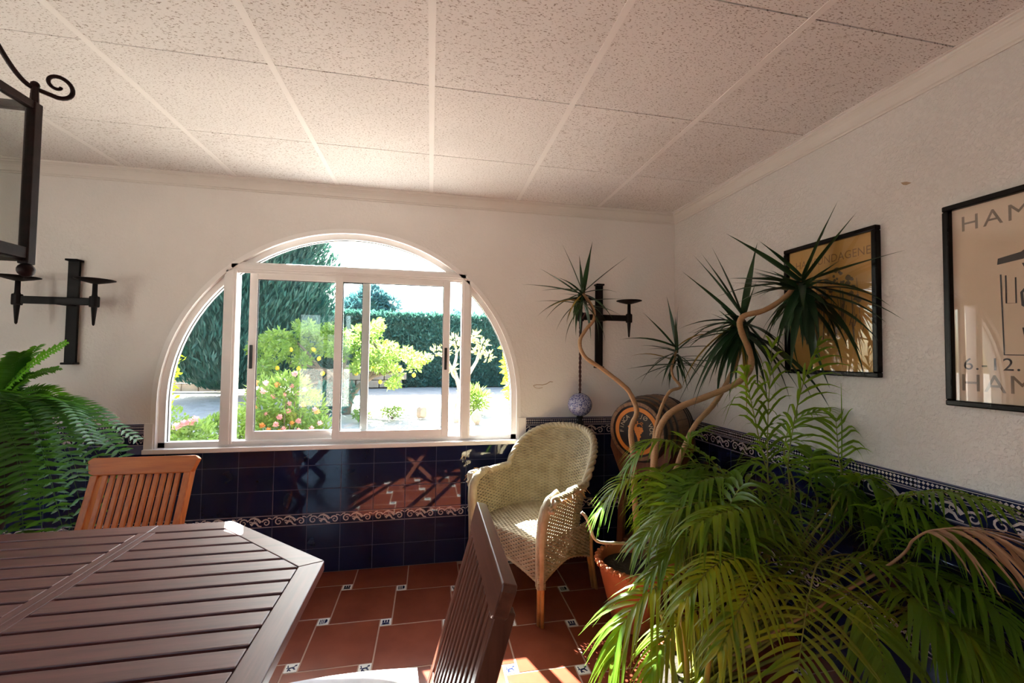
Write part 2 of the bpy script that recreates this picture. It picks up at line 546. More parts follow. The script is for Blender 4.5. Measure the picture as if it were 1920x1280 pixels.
def leaf_cards(centers, dirs, length, width, fold=0.25):
    """pointed folded leaves: 6 verts, 2 quads each; returns verts, quads"""
    n = len(centers)
    d = dirs / (np.linalg.norm(dirs, axis=1, keepdims=True) + 1e-9)
    rnd = NR.normal(size=(n, 3))
    s = np.cross(d, rnd)
    s /= (np.linalg.norm(s, axis=1, keepdims=True) + 1e-9)
    u = np.cross(s, d)
    L = (length * NR.uniform(0.7, 1.3, n))[:, None]
    Wd = (width * NR.uniform(0.7, 1.3, n))[:, None]
    base = centers
    tip = centers + d * L - u * L * 0.12
    mid = centers + d * L * 0.5
    l = mid + s * Wd * 0.5 + u * Wd * fold
    r = mid - s * Wd * 0.5 + u * Wd * fold
    verts = np.stack([base, l, tip, r, mid], 1).reshape(-1, 3)
    i = np.arange(n)[:, None] * 5
    q = np.concatenate([i + np.array([[0, 4, 2, 1]]), i + np.array([[0, 3, 2, 4]])], 1).reshape(-1, 4)
    return verts, q


def text_mesh(body, size, matname, extrude=0.0, align='CENTER', spacing=1.0):
    cu = bpy.data.curves.new('lettering', 'FONT')
    cu.body = body
    cu.size = size
    cu.align_x = align
    cu.align_y = 'CENTER'
    cu.extrude = extrude
    cu.space_character = spacing
    cu.resolution_u = 3
    tmp = bpy.data.objects.new('lettering', cu)
    COL.objects.link(tmp)
    dg = bpy.context.evaluated_depsgraph_get()
    me = bpy.data.meshes.new_from_object(tmp.evaluated_get(dg))
    bpy.data.objects.remove(tmp)
    bpy.data.curves.remove(cu)
    me.materials.clear()
    me.materials.append(M[matname])
    return me


# ================================================================== THE ROOM
XR, YB, H = 1.835, 1.778, 2.483       # right wall, window wall, ceiling
XL, YF = -3.3, -3.4                   # left wall and wall behind the camera
WT = 0.25                             # wall thickness
WCX, WR, WZ0, WZS = -0.489, 1.125, 0.80, 1.075   # arched window: centre, radius, sill, springing

# --- floor
mb = MB()
mb.box((XL - WT, YF - WT, -0.12), (XR + WT, YB + .155, -0.0014))
floor = struct(mb.build('floor', M['floor_grout']), 'terracotta tiled floor with small blue and white insets')
TA, TB = 0.3165, 0.0580               # large tile pitch and inset pitch of the pinwheel pattern
mb = MB()
g = 0.0035
mb.box((g, g, -0.006), (TA - g, TA - g, 0.0))
tile_me = mb.mesh('floor_tile', M['terracotta_tile'], bevel=0.0015)


def inset_mesh(k):
    b = MB()
    b.box((g * .6, g * .6, -0.006), (TB - g * .6, TB - g * .6, 0.0004), 0)
    s = TB

    def poly(pts):
        b.add([(x * s, y * s, 0.0007) for x, y in pts], [tuple(range(len(pts)))], 1)
    if k == 0:      # castle
        poly([(.2, .2), (.8, .2), (.8, .42), (.2, .42)])
        for x in (.2, .42, .64):
            poly([(x, .44), (x + .16, .44), (x + .16, .78), (x, .78)])
        poly([(.12, .12), (.88, .12), (.88, .18), (.12, .18)])
    elif k == 1:    # rampant lion
        poly([(.25, .35), (.7, .5), (.72, .64), (.3, .55)])
        poly([(.66, .6), (.86, .66), (.84, .82), (.68, .78)])
        poly([(.25, .4), (.4, .42), (.36, .16), (.26, .16)])
        poly([(.55, .46), (.7, .5), (.84, .3), (.74, .26)])
        poly([(.12, .5), (.2, .44), (.3, .52), (.22, .82), (.14, .8), (.2, .6)])
        poly([(.3, .3), (.42, .36), (.56, .2), (.48, .16)])
    else:           # striped shield
        for x in (.18, .32, .46):
            poly([(x, .2), (x + .08, .2), (x + .08, .8), (x, .8)])
        poly([(.6, .2), (.82, .34), (.82, .7), (.7, .82), (.6, .78)])
        poly([(.18, .14), (.82, .14), (.82, .18), (.18, .18)])
    return b.mesh('inset_tile', [M['inset_white'], M['inset_blue']])


insets = [inset_mesh(k) for k in range(3)]
v1 = Vector((TA, -TB, 0))
v2 = Vector((TB, TA, 0))
O0 = Vector((-0.475, 1.537, 0))        # corner of one inset tile
n_big = n_small = 0
for i in range(-14, 12):
    for j in range(-16, 4):
        p = O0 + v1 * i + v2 * j
        # the large tile whose upper right corner holds this inset
        q = Vector((p.x - TA, p.y - TA + TB, 0))
        if XL < p.x and p.x + TB < XR and YF < p.y and p.y + TB < YB - 0.008 and p.y > -1.9:
            place('inset_tile', insets[(i * 5 + j * 7 + (i * j) % 3) % 3], p, floor)
            n_small += 1
        x0, x1, y0, y1 = q.x + g, q.x + TA - g, q.y + g, q.y + TA - g
        if x1 < XL or x0 > XR or y1 < -1.9 or y0 > YB - 0.012:
            continue
        if x0 >= XL and x1 <= XR and y0 >= -1.95 and y1 <= YB - 0.010:
            place('floor_tile', tile_me, q, floor)
        else:
            b = MB()
            b.box((max(x0, XL), max(y0, -2.2), -0.006), (min(x1, XR), min(y1, YB - 0.010), 0.0))
            b.build('floor_tile', M['terracotta_tile'], floor)
        n_big += 1

# --- window wall with its arched opening
def arch_pts(r, zs, z0, n=48):
    """from bottom left, over the arch, to bottom right (x, z)"""
    pts = [(WCX - r, z0)]
    for k in range(n + 1):
        a = PI - PI * k / n
        pts.append((WCX + r * math.cos(a), zs + r * math.sin(a)))
    pts.append((WCX + r, z0))
    return pts


def arched_wall(mb, y0, y1, xl, xr, z1):
    ap = arch_pts(WR, WZS, WZ0)
    for y, flip in ((y0, False), (y1, True)):
        # each panel of the face around the hole
        quads = [[(xl, 0), (xr, 0), (xr, WZ0), (xl, WZ0)],
                 [(xl, WZ0), (ap[0][0], WZ0), (ap[1][0], WZS), (xl, WZS)],
                 [(ap[-1][0], WZ0), (xr, WZ0), (xr, WZS), (ap[-2][0], WZS)],
                 [(xl, WZS), (ap[1][0], WZS), (ap[1][0], z1), (xl, z1)],
                 [(ap[-2][0], WZS), (xr, WZS), (xr, z1), (ap[-2][0], z1)]]
        for k in range(1, len(ap) - 2):
            a, b = ap[k], ap[k + 1]
            quads.append([a, b, (b[0], z1), (a[0], z1)])
        for q in quads:
            vs = [(x, y, z) for x, z in q]
            mb.add(vs if not flip else vs[::-1], [(0, 1, 2, 3)], 1 if flip else 0)
    loop = ap
    n = len(loop)
    for k in range(n):
        a, b = loop[k], loop[(k + 1) % n]
        mb.add([(a[0], y0, a[1]), (a[0], y1, a[1]), (b[0], y1, b[1]), (b[0], y0, b[1])], [(0, 1, 2, 3)], 1)
    mb.add([(xl, y0, z1), (xr, y0, z1), (xr, y1, z1), (xl, y1, z1)], [(0, 1, 2, 3)], 1)


mb = MB()
arched_wall(mb, YB, YB + .16, XL - WT, XR + WT, H + 0.25)
wall_back = struct(mb.build('wall_back', [M['plaster_back'], M['stucco_out']]), 'plastered window wall with navy tiled lower part')

# --- right wall
mb = MB()
mb.box((XR, YF - WT, 0), (XR + WT, YB - 0.0005, H + 0.25))
wall_right = struct(mb.build('wall_right', M['plaster_right']), 'rough white plaster wall with the posters')
# flaked patch on window wall, smudge on right wall
def blotch(name, c, pts, mirror, parent):
    b = MB()
    vs = []
    for u, w in pts:
        vs.append((c[0] + u, c[1], c[2] + w) if mirror == 'y' else (c[0], c[1] + u, c[2] + w))
    b.add(vs, [tuple(range(len(vs)))])
    return b.build(name, M['wall_mark'], parent)


cpts = [(-.085, .005), (-.04, .018), (0, .012), (.05, .042), (.075, .038), (.05, .03), (0.0, 0.004), (-.03, -.022), (-.06, -.024), (-.085, -.008), (-.06, -.014), (-.03, -.012), (-.02, .004), (-.05, .010)]
crk = MB()
crk.tube([(0.733, YB - .001, 1.175), (0.75, YB - .001, 1.160), (0.775, YB - .001, 1.157), (0.80, YB - .001, 1.163)], 0.0016, 4)
crk.tube([(0.733, YB - .001, 1.178), (0.76, YB - .001, 1.184), (0.80, YB - .001, 1.182), (0.83, YB - .001, 1.190), (0.855, YB - .001, 1.205), (0.875, YB - .001, 1.203)], 0.0022, 4)
crk.build('plaster_crack', M['wall_mark'], wall_back)
blotch('plaster_smudge', (XR - .001, 0.19, 2.083), [(-.018, -.006), (0, .006), (.02, .010), (.012, -.002), (0, -.008)], 'x', wall_right)

# --- left wall and the wall behind the camera, each with an added fill-light opening
def wall_with_hole(mb, axis, pos, th, a0, a1, h0, h1, z0, z1, ztop):
    def bx(lo, hi):
        if axis == 'x':
            mb.box((pos, lo[0], lo[1]), (pos + th, hi[0], hi[1]))
        else:
            mb.box((lo[0], pos, lo[1]), (hi[0], pos + th, hi[1]))
    bx((a0, 0), (h0, ztop))
    bx((h1, 0), (a1, ztop))
    if z0 > 0:
        bx((h0, 0), (h1, z0))
    bx((h0, z1), (h1, ztop))


mb = MB()
wall_with_hole(mb, 'x', XL - WT, WT, YF - WT, YB - 0.0005, -1.25, -0.1, 0.95, 2.15, H + .25)
struct(mb.build('wall_left', M['plaster_back']), 'plastered wall with an added fill-light window beside the table')
mb = MB()
wall_with_hole(mb, 'y', YF - WT, WT, XL, XR, -2.4, -1.4, 0.0, 2.15, H + .25)
struct(mb.build('wall_front', M['plaster_back']), 'plastered wall with glazed doors added for fill light')


def plain_window(name, axis, pos, a0, a1, z0, z1, n, label):
    b = MB()
    w = 0.06

    def bx(s0, q0, s1, q1):
        if axis == 'x':
            b.box((pos - .025, s0, q0), (pos + .025, s1, q1))
        else:
            b.box((s0, pos - .025, q0), (s1, pos + .025, q1))
    bx(a0, z0, a1, z0 + w)
    bx(a0, z1 - w, a1, z1)
    for k in range(n + 1):
        c = a0 + (a1 - a0) * k / n
        c = min(max(c, a0 + w / 2), a1 - w / 2)
        bx(c - w / 2, z0 + w, c + w / 2, z1 - w)
    o = struct(b.build(name, M['alu']), label)
    for k in range(n):
        b = MB()
        s0, s1 = a0 + (a1 - a0) * k / n + w * .5, a0 + (a1 - a0) * (k + 1) / n - w * .5
        if axis == 'x':
            b.box((pos - .003, s0, z0 + w), (pos + .003, s1, z1 - w))
        else:
            b.box((s0, pos - .003, z0 + w), (s1, pos + .003, z1 - w))
        b.build('pane', M['glass'], o)
    return o


plain_window('added_fill_window', 'x', XL - WT / 2, -1.25, -0.1, 0.95, 2.15, 2, 'unseen white framed window added beside the table for fill light')  # unseen window, added to let fill light in from the left
plain_window('added_fill_doors', 'y', YF - WT / 2, -2.4, -1.4, 0.0, 2.15, 2, 'unseen white framed glazed doors added opposite the arched window for fill light')  # unseen doors, added so skylight fills the room from behind

# --- ceiling: slab, 0.6 m tiles, runners along y
mb = MB()
mb.box((XL - WT, YF - WT, H + 0.012), (XR + WT, YB + WT, H + 0.24))
ceiling = struct(mb.build('ceiling', M['ceiling_gap']), 'suspended ceiling of square fissured tiles')
b = MB()
b.box((-.2885, -.2975, 0), (.2885, .2975, 0.012))
ct_me = b.mesh('ceiling_tile', M['ceiling'])
xs = [0.6 * k for k in range(-6, 4)]
ys = [0.6 * k for k in range(-6, 3)]
for i in range(len(xs)):
    for j in range(len(ys)):
        x0, x1 = xs[i] + .0115, xs[i] + .5885
        y0, y1 = ys[j] + .0025, ys[j] + .5975
        cx0, cx1, cy0, cy1 = max(x0, XL), min(x1, XR), max(y0, YF), min(y1, YB)
        if cx1 - cx0 < .02 or cy1 - cy0 < .02:
            continue
        if (cx0, cx1, cy0, cy1) == (x0, x1, y0, y1):
            place('ceiling_tile', ct_me, (xs[i] + .3, ys[j] + .3, H), ceiling)
        else:
            b = MB()
            c = ((cx0 + cx1) / 2, (cy0 + cy1) / 2, H)
            b.box((cx0, cy0, H), (cx1, cy1, H + .012))
            place('ceiling_tile', b.mesh('ceiling_tile', M['ceiling'], c), c, ceiling)
for x in xs:
    if XL < x < XR:
        b = MB()
        b.box((x - .0122, YF, H - .0022), (x + .0122, YB, H + .012))
        b.build('ceiling_runner', M['ceiling_grid'], ceiling)

# --- cornices
def cornice(name, p0, p1, out, label):
    """profile swept straight from p0 to p1, `out` = direction into the room"""
    prof = [(0, 0), (.034, 0), (.034, -.010), (.030, -.014), (.030, -.020), (.025, -.024), (.018, -.034), (.013, -.048), (.011, -.062), (.011, -.068), (.006, -.072), (.006, -.080), (0, -.080)]
    b = MB()
    p0, p1, out = Vector(p0), Vector(p1), Vector(out)
    vs = []
    for p in (p0, p1):
        for d, z in prof:
            vs.append(p + out * d + Vector((0, 0, z)))
    n = len(prof)
    fs = [(i, (i + 1) % n, n + (i + 1) % n, n + i) for i in range(n)] + [tuple(range(n)), tuple(range(2 * n - 1, n - 1, -1))]
    b.add(vs, fs)
    return struct(b.build(name, M['cornice']), label)


cornice('trim_1', (XL, YB, H - .0005), (XR, YB, H - .0005), (0, -1, 0), 'white moulded cornice above the window wall')
cornice('trim_2', (XR, YF, H - .0005), (XR, YB, H - .0005), (-1, 0, 0), 'white moulded cornice above the poster wall')

# --- wall tiles: 20 x 15 cm navy tiles, scroll border, checked listel
TG = 0.0014


def tile_mesh(w, h, m_, name):
    b = MB()
    b.box((-w / 2 + TG, -0.008, TG), (w / 2 - TG, 0.0, h - TG))
    return b.mesh(name, m_, bevel=0.0012)


def ribbon(b, pts, w0, w1, y=-0.0086, mi=1):
    n = len(pts)
    L, Rr = [], []
    for i, (x, z) in enumerate(pts):
        a, c = pts[max(0, i - 1)], pts[min(n - 1, i + 1)]
        dx, dz = c[0] - a[0], c[1] - a[1]
        d = math.hypot(dx, dz) or 1
        w = w0 + (w1 - w0) * i / (n - 1)
        L.append((x - dz / d * w, y, z + dx / d * w))
        Rr.append((x + dz / d * w, y, z - dx / d * w))
    b.add(L + Rr, [(i, i + 1, n + i + 1, n + i) for i in range(n - 1)], mi)


def spiral(cx, cz, r0, r1, a0, turns, n=14):
    return [(cx + (r0 + (r1 - r0) * i / n) * math.cos(a0 + turns * 2 * PI * i / n), cz + (r0 + (r1 - r0) * i / n) * math.sin(a0 + turns * 2 * PI * i / n)) for i in range(n + 1)]


def border_mesh(flip=1):
    b = MB()
    b.box((-.1 + TG, -0.008, TG), (.1 - TG, 0.0, .075 - TG), 0)
    ribbon(b, spiral(-.062, .034, .026, .005, PI * 0.1, 1.3), .0042, .002)
    ribbon(b, spiral(.066, .030, .024, .004, PI * 0.9, -1.3), .0045, .002)
    ribbon(b, [(-.036, .045), (-.02, .060), (0, .063), (.02, .052), (.036, .034)], .003, .008)
    ribbon(b, [(-.02, .02), (-.005, .035), (.012, .03), (.022, .014), (.04, .010)], .008, .003)
    ribbon(b, spiral(.008, .046, .016, .004, -.5, 1.0, 9), .003, .0015)
    ribbon(b, spiral(-.02, .03, .012, .003, 2.5, -1.0, 8), .0035, .002)
    ribbon(b, [(-.098, .05), (-.085, .062), (-.07, .064)], .002, .004)
    ribbon(b, [(.098, .05), (.088, .058), (.075, .058)], .002, .004)
    ribbon(b, [(-.098, .071), (.098, .071)], .0012, .0012)
    ribbon(b, [(-.098, .004), (.098, .004)], .0012, .0012)
    return b.mesh('border_tile', [M['navy'], M['tile_white']])


navy_me = tile_mesh(.2, .15, M['navy'], 'wall_tile')
bord_me = border_mesh()


def listel_mesh():
    b = MB()
    b.box((-.1 + TG, -0.008, TG), (.1 - TG, 0.0, .05 - TG), 0)
    # three rows of little diamonds between two white lines
    for r in range(2):
        for k in range(14):
            cx, cz, s = -.0935 + k * .0144, .0165 + r * .0165, .0062
            b.add([(cx - s, -.0086, cz), (cx, -.0086, cz - s * 1.05), (cx + s, -.0086, cz), (cx, -.0086, cz + s * 1.05)], [(0, 1, 2, 3)], 1)
    for z in (.005, .044):
        b.add([(-.098, -.0086, z - .0013), (.098, -.0086, z - .0013), (.098, -.0086, z + .0013), (-.098, -.0086, z + .0013)], [(0, 1, 2, 3)], 1)
    return b.mesh('listel_tile', [M['navy'], M['tile_white']])


listel_me = listel_mesh()


def cut_box(x0, x1, z0, z1, y, m_, parent, name):
    b = MB()
    b.box((x0 + TG, y - .008, z0 + TG), (x1 - TG, y, z1 - TG))
    b.build(name, m_, parent)


TX = -0.7343
rows = [(0.0, 'wall_tile', navy_me), (.15, 'wall_tile', navy_me), (.30, 'border_tile', bord_me), (.375, 'wall_tile', navy_me), (.525, 'wall_tile', navy_me)]
WL, WRR = WCX - WR, WCX + WR
for k in range(-13, 13):
    x0, x1 = TX + .2 * k, TX + .2 * k + .2
    if x1 < XL + .02 or x0 > XR - .02:
        continue
    full = x0 >= XL and x1 <= XR
    for z, nm, me in rows:
        if full:
            place(nm, me, (x0 + .1, YB, z), wall_back)
        else:
            cut_box(max(x0, XL), min(x1, XR), z, z + (.075 if nm == 'border_tile' else .15), YB, M['navy'], wall_back, nm)
    # row under the sill, a little shorter below the window
    zt = .775 if (x1 > WL - .03 and x0 < WRR + .03) else .825
    cut_box(max(x0, XL), min(x1, XR), .675, zt, YB, M['navy'], wall_back, 'wall_tile')
    if (x1 <= WL - .03 or x0 >= WRR + .05) and full:
        place('border_tile', bord_me, (x0 + .1, YB, .825), wall_back)
        place('listel_tile', listel_me, (x0 + .1, YB, .90), wall_back)
# cut pieces of the upper border next to the window
for (x0, x1) in ((TX - .2 * 5, WL - .035), (WRR + .045, TX + .2 * 8)):
    if x1 - x0 > .02:
        for nm, me, z in (('border_tile', bord_me, .825), ('listel_tile', listel_me, .90)):
            place(nm, me, ((x0 + x1) / 2, YB, z), wall_back, (0, 0, 0), ((x1 - x0) / .2, 1, 1))
RZ = .02
for k in range(0, 15):
    y1 = YB - .010 - .2 * k
    y0 = y1 - .2
    for z, nm, me in rows + [(.675 + .0, 'wall_tile', navy_me)]:
        place(nm, me, (XR, (y0 + y1) / 2, z), wall_right, (0, 0, -PI / 2))
    place('border_tile', bord_me, (XR, (y0 + y1) / 2, .825), wall_right, (0, 0, -PI / 2))
    place('listel_tile', listel_me, (XR, (y0 + y1) / 2, .90), wall_right, (0, 0, -PI / 2))
# grout beds behind the tiles
b = MB()
b.box((XL, YB - .0066, 0), (XR, YB - .0002, .776))
b.box((XL, YB - .0066, .776), (WL - .034, YB - .0002, .952))
b.box((WRR + .044, YB - .0066, .776), (XR, YB - .0002, .952))
b.build('grout_bed', M['grout'], wall_back)
b = MB()
b.box((XR - .0066, YB - 3.02, 0), (XR - .0002, YB - .004, .952))
b.build('grout_bed', M['grout'], wall_right)

# ------------------------------------------------------------------ the arched window
YW = YB + 0.012        # inner face of the frame
win = bpy.data.objects.new('window_1', None)
COL.objects.link(win)
win.location = (WCX, YB, WZ0)
struct(win, 'large arched white aluminium window with two sliding panes')
WO = (WCX, YB, WZ0)


def arch_band(b, r0, r1, y0, y1, zb0, zb1, n=48):
    """band between two arches, r0 outer, with legs down to zb"""
    A, B = arch_pts(r0, WZS, zb0, n), arch_pts(r1, WZS, zb1, n)
    k = len(A)
    vs = [(x, y0, z) for x, z in A] + [(x, y0, z) for x, z in B] + [(x, y1, z) for x, z in A] + [(x, y1, z) for x, z in B]
    fs = []
    for i in range(k - 1):
        fs += [(i, k + i, k + i + 1, i + 1), (2 * k + i, 2 * k + i + 1, 3 * k + i + 1, 3 * k + i), (i, i + 1, 2 * k + i + 1, 2 * k + i), (k + i, 3 * k + i, 3 * k + i + 1, k + i + 1)]
    b.add(vs, fs)


b = MB()
arch_band(b, WR + .006, WR - .022, YB - .006, YB + .03, WZ0, WZ0)
b.build('arch_trim', M['alu'], win, WO)
b = MB()
arch_band(b, WR - .020, WR - .058, YB + .022, YB + .075, WZ0, WZ0 + .0)
b.box((WL + .02, YB + .022, WZ0), (WRR - .02, YB + .075, WZ0 + .035))
b.build('outer_frame', M['alu'], win, WO)
b = MB()
arch_band(b, WR - .056, WR - .061, YB + .045, YB + .052, WZ0, WZ0)
b.build('gasket', M['gasket'], win, WO)
b = MB()
b.box((WL - .035, YB - .028, WZ0 - .024), (WRR + .045, YB + .03, WZ0 + .004))
b.build('sill', M['alu'], win, WO, bevel=.004)
for x0, x1 in ((WL - .034, WL + .012), (WRR - .012, WRR + .044)):
    b = MB()
    b.box((x0, YB - .012, WZ0 - .0), (x1, YB + .02, .955))
    b.build('sill_return', M['alu'], win, WO)
ML0, ML1, MR0, MR1 = -1.254, -1.184, .220, .288
ZT0, ZT1 = 1.902, 1.955
for x0, x1 in ((ML0, ML1), (MR0, MR1)):
    b = MB()
    b.box((x0, YB + .002, WZ0 + .02), (x1, YB + .075, ZT0))
    b.box((x0 + .012, YB - .006, WZ0 + .02), (x1 - .012, YB + .002, ZT0))
    b.build('mullion', M['alu'], win, WO, bevel=.002)
b = MB()
b.box((ML0 + .022, YB + .002, ZT0), (MR1 - .022, YB + .075, ZT1))
b.box((ML0 + .04, YB - .006, ZT0 + .012), (MR1 - .04, YB + .002, ZT1 - .012))
b.build('transom', M['alu'], win, WO, bevel=.002)
b = MB()
b.box((ML1, YB + .012, WZ0 + .02), (MR0, YB + .018, WZ0 + .034))
b.box((ML1, YB + .040, WZ0 + .02), (MR0, YB + .044, WZ0 + .034))
b.box((ML1, YB + .012, ZT0 - .014), (MR0, YB + .018, ZT0))
b.build('slide_track', M['alu'], win, WO)


def sash(x0, x1, y, zb, hx):
    z0, z1 = zb, ZT0 - .004
    w, wb, d = .046, .056, .024
    s = MB()
    s.box((x0, y, z0), (x0 + w, y + d, z1))
    s.box((x1 - w, y, z0), (x1, y + d, z1))
    s.box((x0 + w, y, z0), (x1 - w, y + d, z0 + wb))
    s.box((x0 + w, y, z1 - .040), (x1 - w, y + d, z1))
    o = s.build('sash', M['alu'], win, WO, bevel=.002)
    s = MB()
    gx0, gx1, gz0, gz1 = x0 + w, x1 - w, z0 + wb, z1 - .040
    t = .004
    s.box((gx0, y + .006, gz0), (gx0 + t, y + .016, gz1))
    s.box((gx1 - t, y + .006, gz0), (gx1, y + .016, gz1))
    s.box((gx0 + t, y + .006, gz1 - t), (gx1 - t, y + .016, gz1))
    s.build('gasket', M['gasket'], o, WO).location = (0, 0, 0)
    s = MB()
    s.box((gx0, y + .010, gz0), (gx1, y + .013, gz1))
    s.build('pane', M['glass'], o, WO)
    s = MB()
    s.box((hx - .009, y - .010, 1.285), (hx + .009, y + .001, 1.435))
    s.build('handle', M['black_plastic'], o, WO, bevel=.003)
    return o


sash(-1.124, -.391, YB + .044, .832, -1.104)
sash(-.604, .142, YB + .014, .826, .117)
# fixed panes: two side pieces and the fanlight
def arc_x(z, r):
    return math.sqrt(max(0, r * r - max(0, z - WZS) ** 2))


rp = WR - .045
for side in (-1, 1):
    poly = []
    xin = ML0 + .01 if side < 0 else MR1 - .01
    zt = WZS + math.sqrt(rp * rp - (xin - WCX) ** 2)
    N = 16
    for k in range(N + 1):
        z = WZ0 + .03 + (zt - WZ0 - .03) * k / N
        poly.append((WCX + side * arc_x(z, rp), z))
    poly.append((xin, WZ0 + .03))
    b = MB()
    b.prism(poly, 0, .004, 0, Matrix.Translation((0, YB + .052, 0)) @ Matrix.Rotation(PI / 2, 4, 'X'))
    b.build('pane', M['glass'], win, WO)
poly = []
half = math.sqrt(rp * rp - (ZT1 - .01 - WZS) ** 2)
a0 = math.atan2(ZT1 - .01 - WZS, half)
for k in range(25):
    a = a0 + (PI - 2 * a0) * k / 24
    poly.append((WCX + rp * math.cos(a), WZS + rp * math.sin(a)))
b = MB()
b.prism(poly, 0, .004, 0, Matrix.Translation((0, YB + .052, 0)) @ Matrix.Rotation(PI / 2, 4, 'X'))
b.build('pane', M['glass'], win, WO)

# ================================================================== TABLE
TT, TH = 0.74, 0.030          # top height, plank thickness
tab = thing('garden_table', 'long dark slatted wooden table with clipped corners under the lantern', 'table', (-1.265, 0, 0))
TO = (-1.265, 0, 0)
TRX, TLX, TY, TCX, TCY = -.300, -2.23, .70, .42, .385      # right edge, left edge, half width, corner cuts
FW = .068
YT0 = .0315                   # slats line up with the photographed gaps


def plank(poly, name='table_slat', m_='table_wood', z0=TT - TH, z1=TT, bev=.0025):
    b = MB()
    b.prism(poly, z0, z1)
    return b.build(name, M[m_], tab, TO, bevel=bev)


s2 = FW * 1.0
ir = TRX - FW                                     # inner right edge
ii = .288                                         # inner corner y on right edge
idx = TRX - TCX + .012                            # inner far corner x
ify = TY - FW                                     # inner far y
seam_r, seam_l = -.968, -1.562
for sgn in (1, -1):
    f = (lambda p: p) if sgn > 0 else (lambda p: [(x, -y) for x, y in p][::-1])
    # far / near edge planks in three runs
    plank(f([(TRX - TCX - .0, TY), (seam_r + .001, TY), (seam_r + .001, ify), (idx - .012, ify)]), 'edge_plank')
    plank(f([(seam_r - .001, TY), (seam_l + .001, TY), (seam_l + .001, ify), (seam_r - .001, ify)]), 'edge_plank')
    plank(f([(seam_l - .001, TY), (TLX + TCX, TY), (TLX + TCX + .0, ify), (seam_l - .001, ify)]), 'edge_plank')
    # clipped corner planks
    plank(f([(TRX - TCX + .001, TY), (idx - .011, ify), (ir, ii), (TRX, TY - TCY)]), 'corner_plank')
    plank(f([(TLX + TCX - .001, TY), (TLX, TY - TCY), (TLX + FW, ii), (TLX + TCX - .001, ify)]), 'corner_plank')
plank([(TRX, TY - TCY - .001), (ir, ii - .001), (ir, -ii + .001), (TRX, -TY + TCY + .001)], 'edge_plank', 'table_wood_y')
plank([(TLX, -TY + TCY + .001), (TLX + FW, -ii + .001), (TLX + FW, ii - .001), (TLX, TY - TCY - .001)], 'edge_plank', 'table_wood_y')
for sm in (seam_r, seam_l):
    for d in (-1, 1):
        x0, x1 = sorted((sm + d * .0006, sm + d * .0265))
        plank([(x0, -ify + .001), (x1, -ify + .001), (x1, ify - .001), (x0, ify - .001)], 'seam_batten', 'table_wood_y', bev=.0008)
# slats
pitch, gap = .0691, .0115
nsl = 18
for k in range(nsl):
    y1 = ify - gap - k * pitch if k else ify - gap
    y1 = ify - gap - k * pitch
    y0 = y1 - pitch + gap
    if y0 < -ify + gap * .5:
        y0 = -ify + gap
    if y1 - y0 < .015:
        continue

    def xr_at(y):
        a = abs(y)
        if a <= ii:
            return ir
        return ir + (idx - .012 - ir) * (a - ii) / (ify - ii)

    def xl_at(y):
        a = abs(y)
        if a <= ii:
            return TLX + FW
        return TLX + FW + (TCX - FW) * (a - ii) / (ify - ii)
    e = .0015
    plank([(seam_r + .0275, y0), (xr_at(y0) - e, y0), (xr_at(y1) - e, y1), (seam_r + .0275, y1)])
    plank([(seam_l + .0275, y0), (seam_r - .0275, y0), (seam_r - .0275, y1), (seam_l + .0275, y1)])
    plank([(xl_at(y0) + e, y0), (seam_l - .0275, y0), (seam_l - .0275, y1), (xl_at(y1) + e, y1)])
# apron rails under the top and the crossed legs
for y in (-.42, .42):
    b = MB()
    b.box((TLX + .30, y - .012, TT - TH - .065), (TRX - .27, y + .012, TT - TH))
    b.build('apron_rail', M['table_wood'], tab, TO, bevel=.002)
for x in (TLX + .32, -1.265, TRX - .29):
    b = MB()
    b.box((x - .012, -.405, TT - TH - .06), (x + .012, .405, TT - TH))
    b.build('apron_rail', M['table_wood_y'], tab, TO, bevel=.002)
for y in (-.385, .385):
    for a, c in ((-1.78, -1.12), (-.75, -1.41)):
        b = MB()
        yy = y + (.015 if a < c else -.015)
        b.beam((a, yy, TT - TH - .02), (c, yy, 0.0), .026, .06, (1, 0, 0))
        b.build('leg', M['table_wood'], tab, TO, bevel=.003)
b = MB()
b.tube([(-1.265, -.40, .37), (-1.265, .40, .37)], .012, 10)
b.build('stretcher', M['table_wood'], tab, TO)


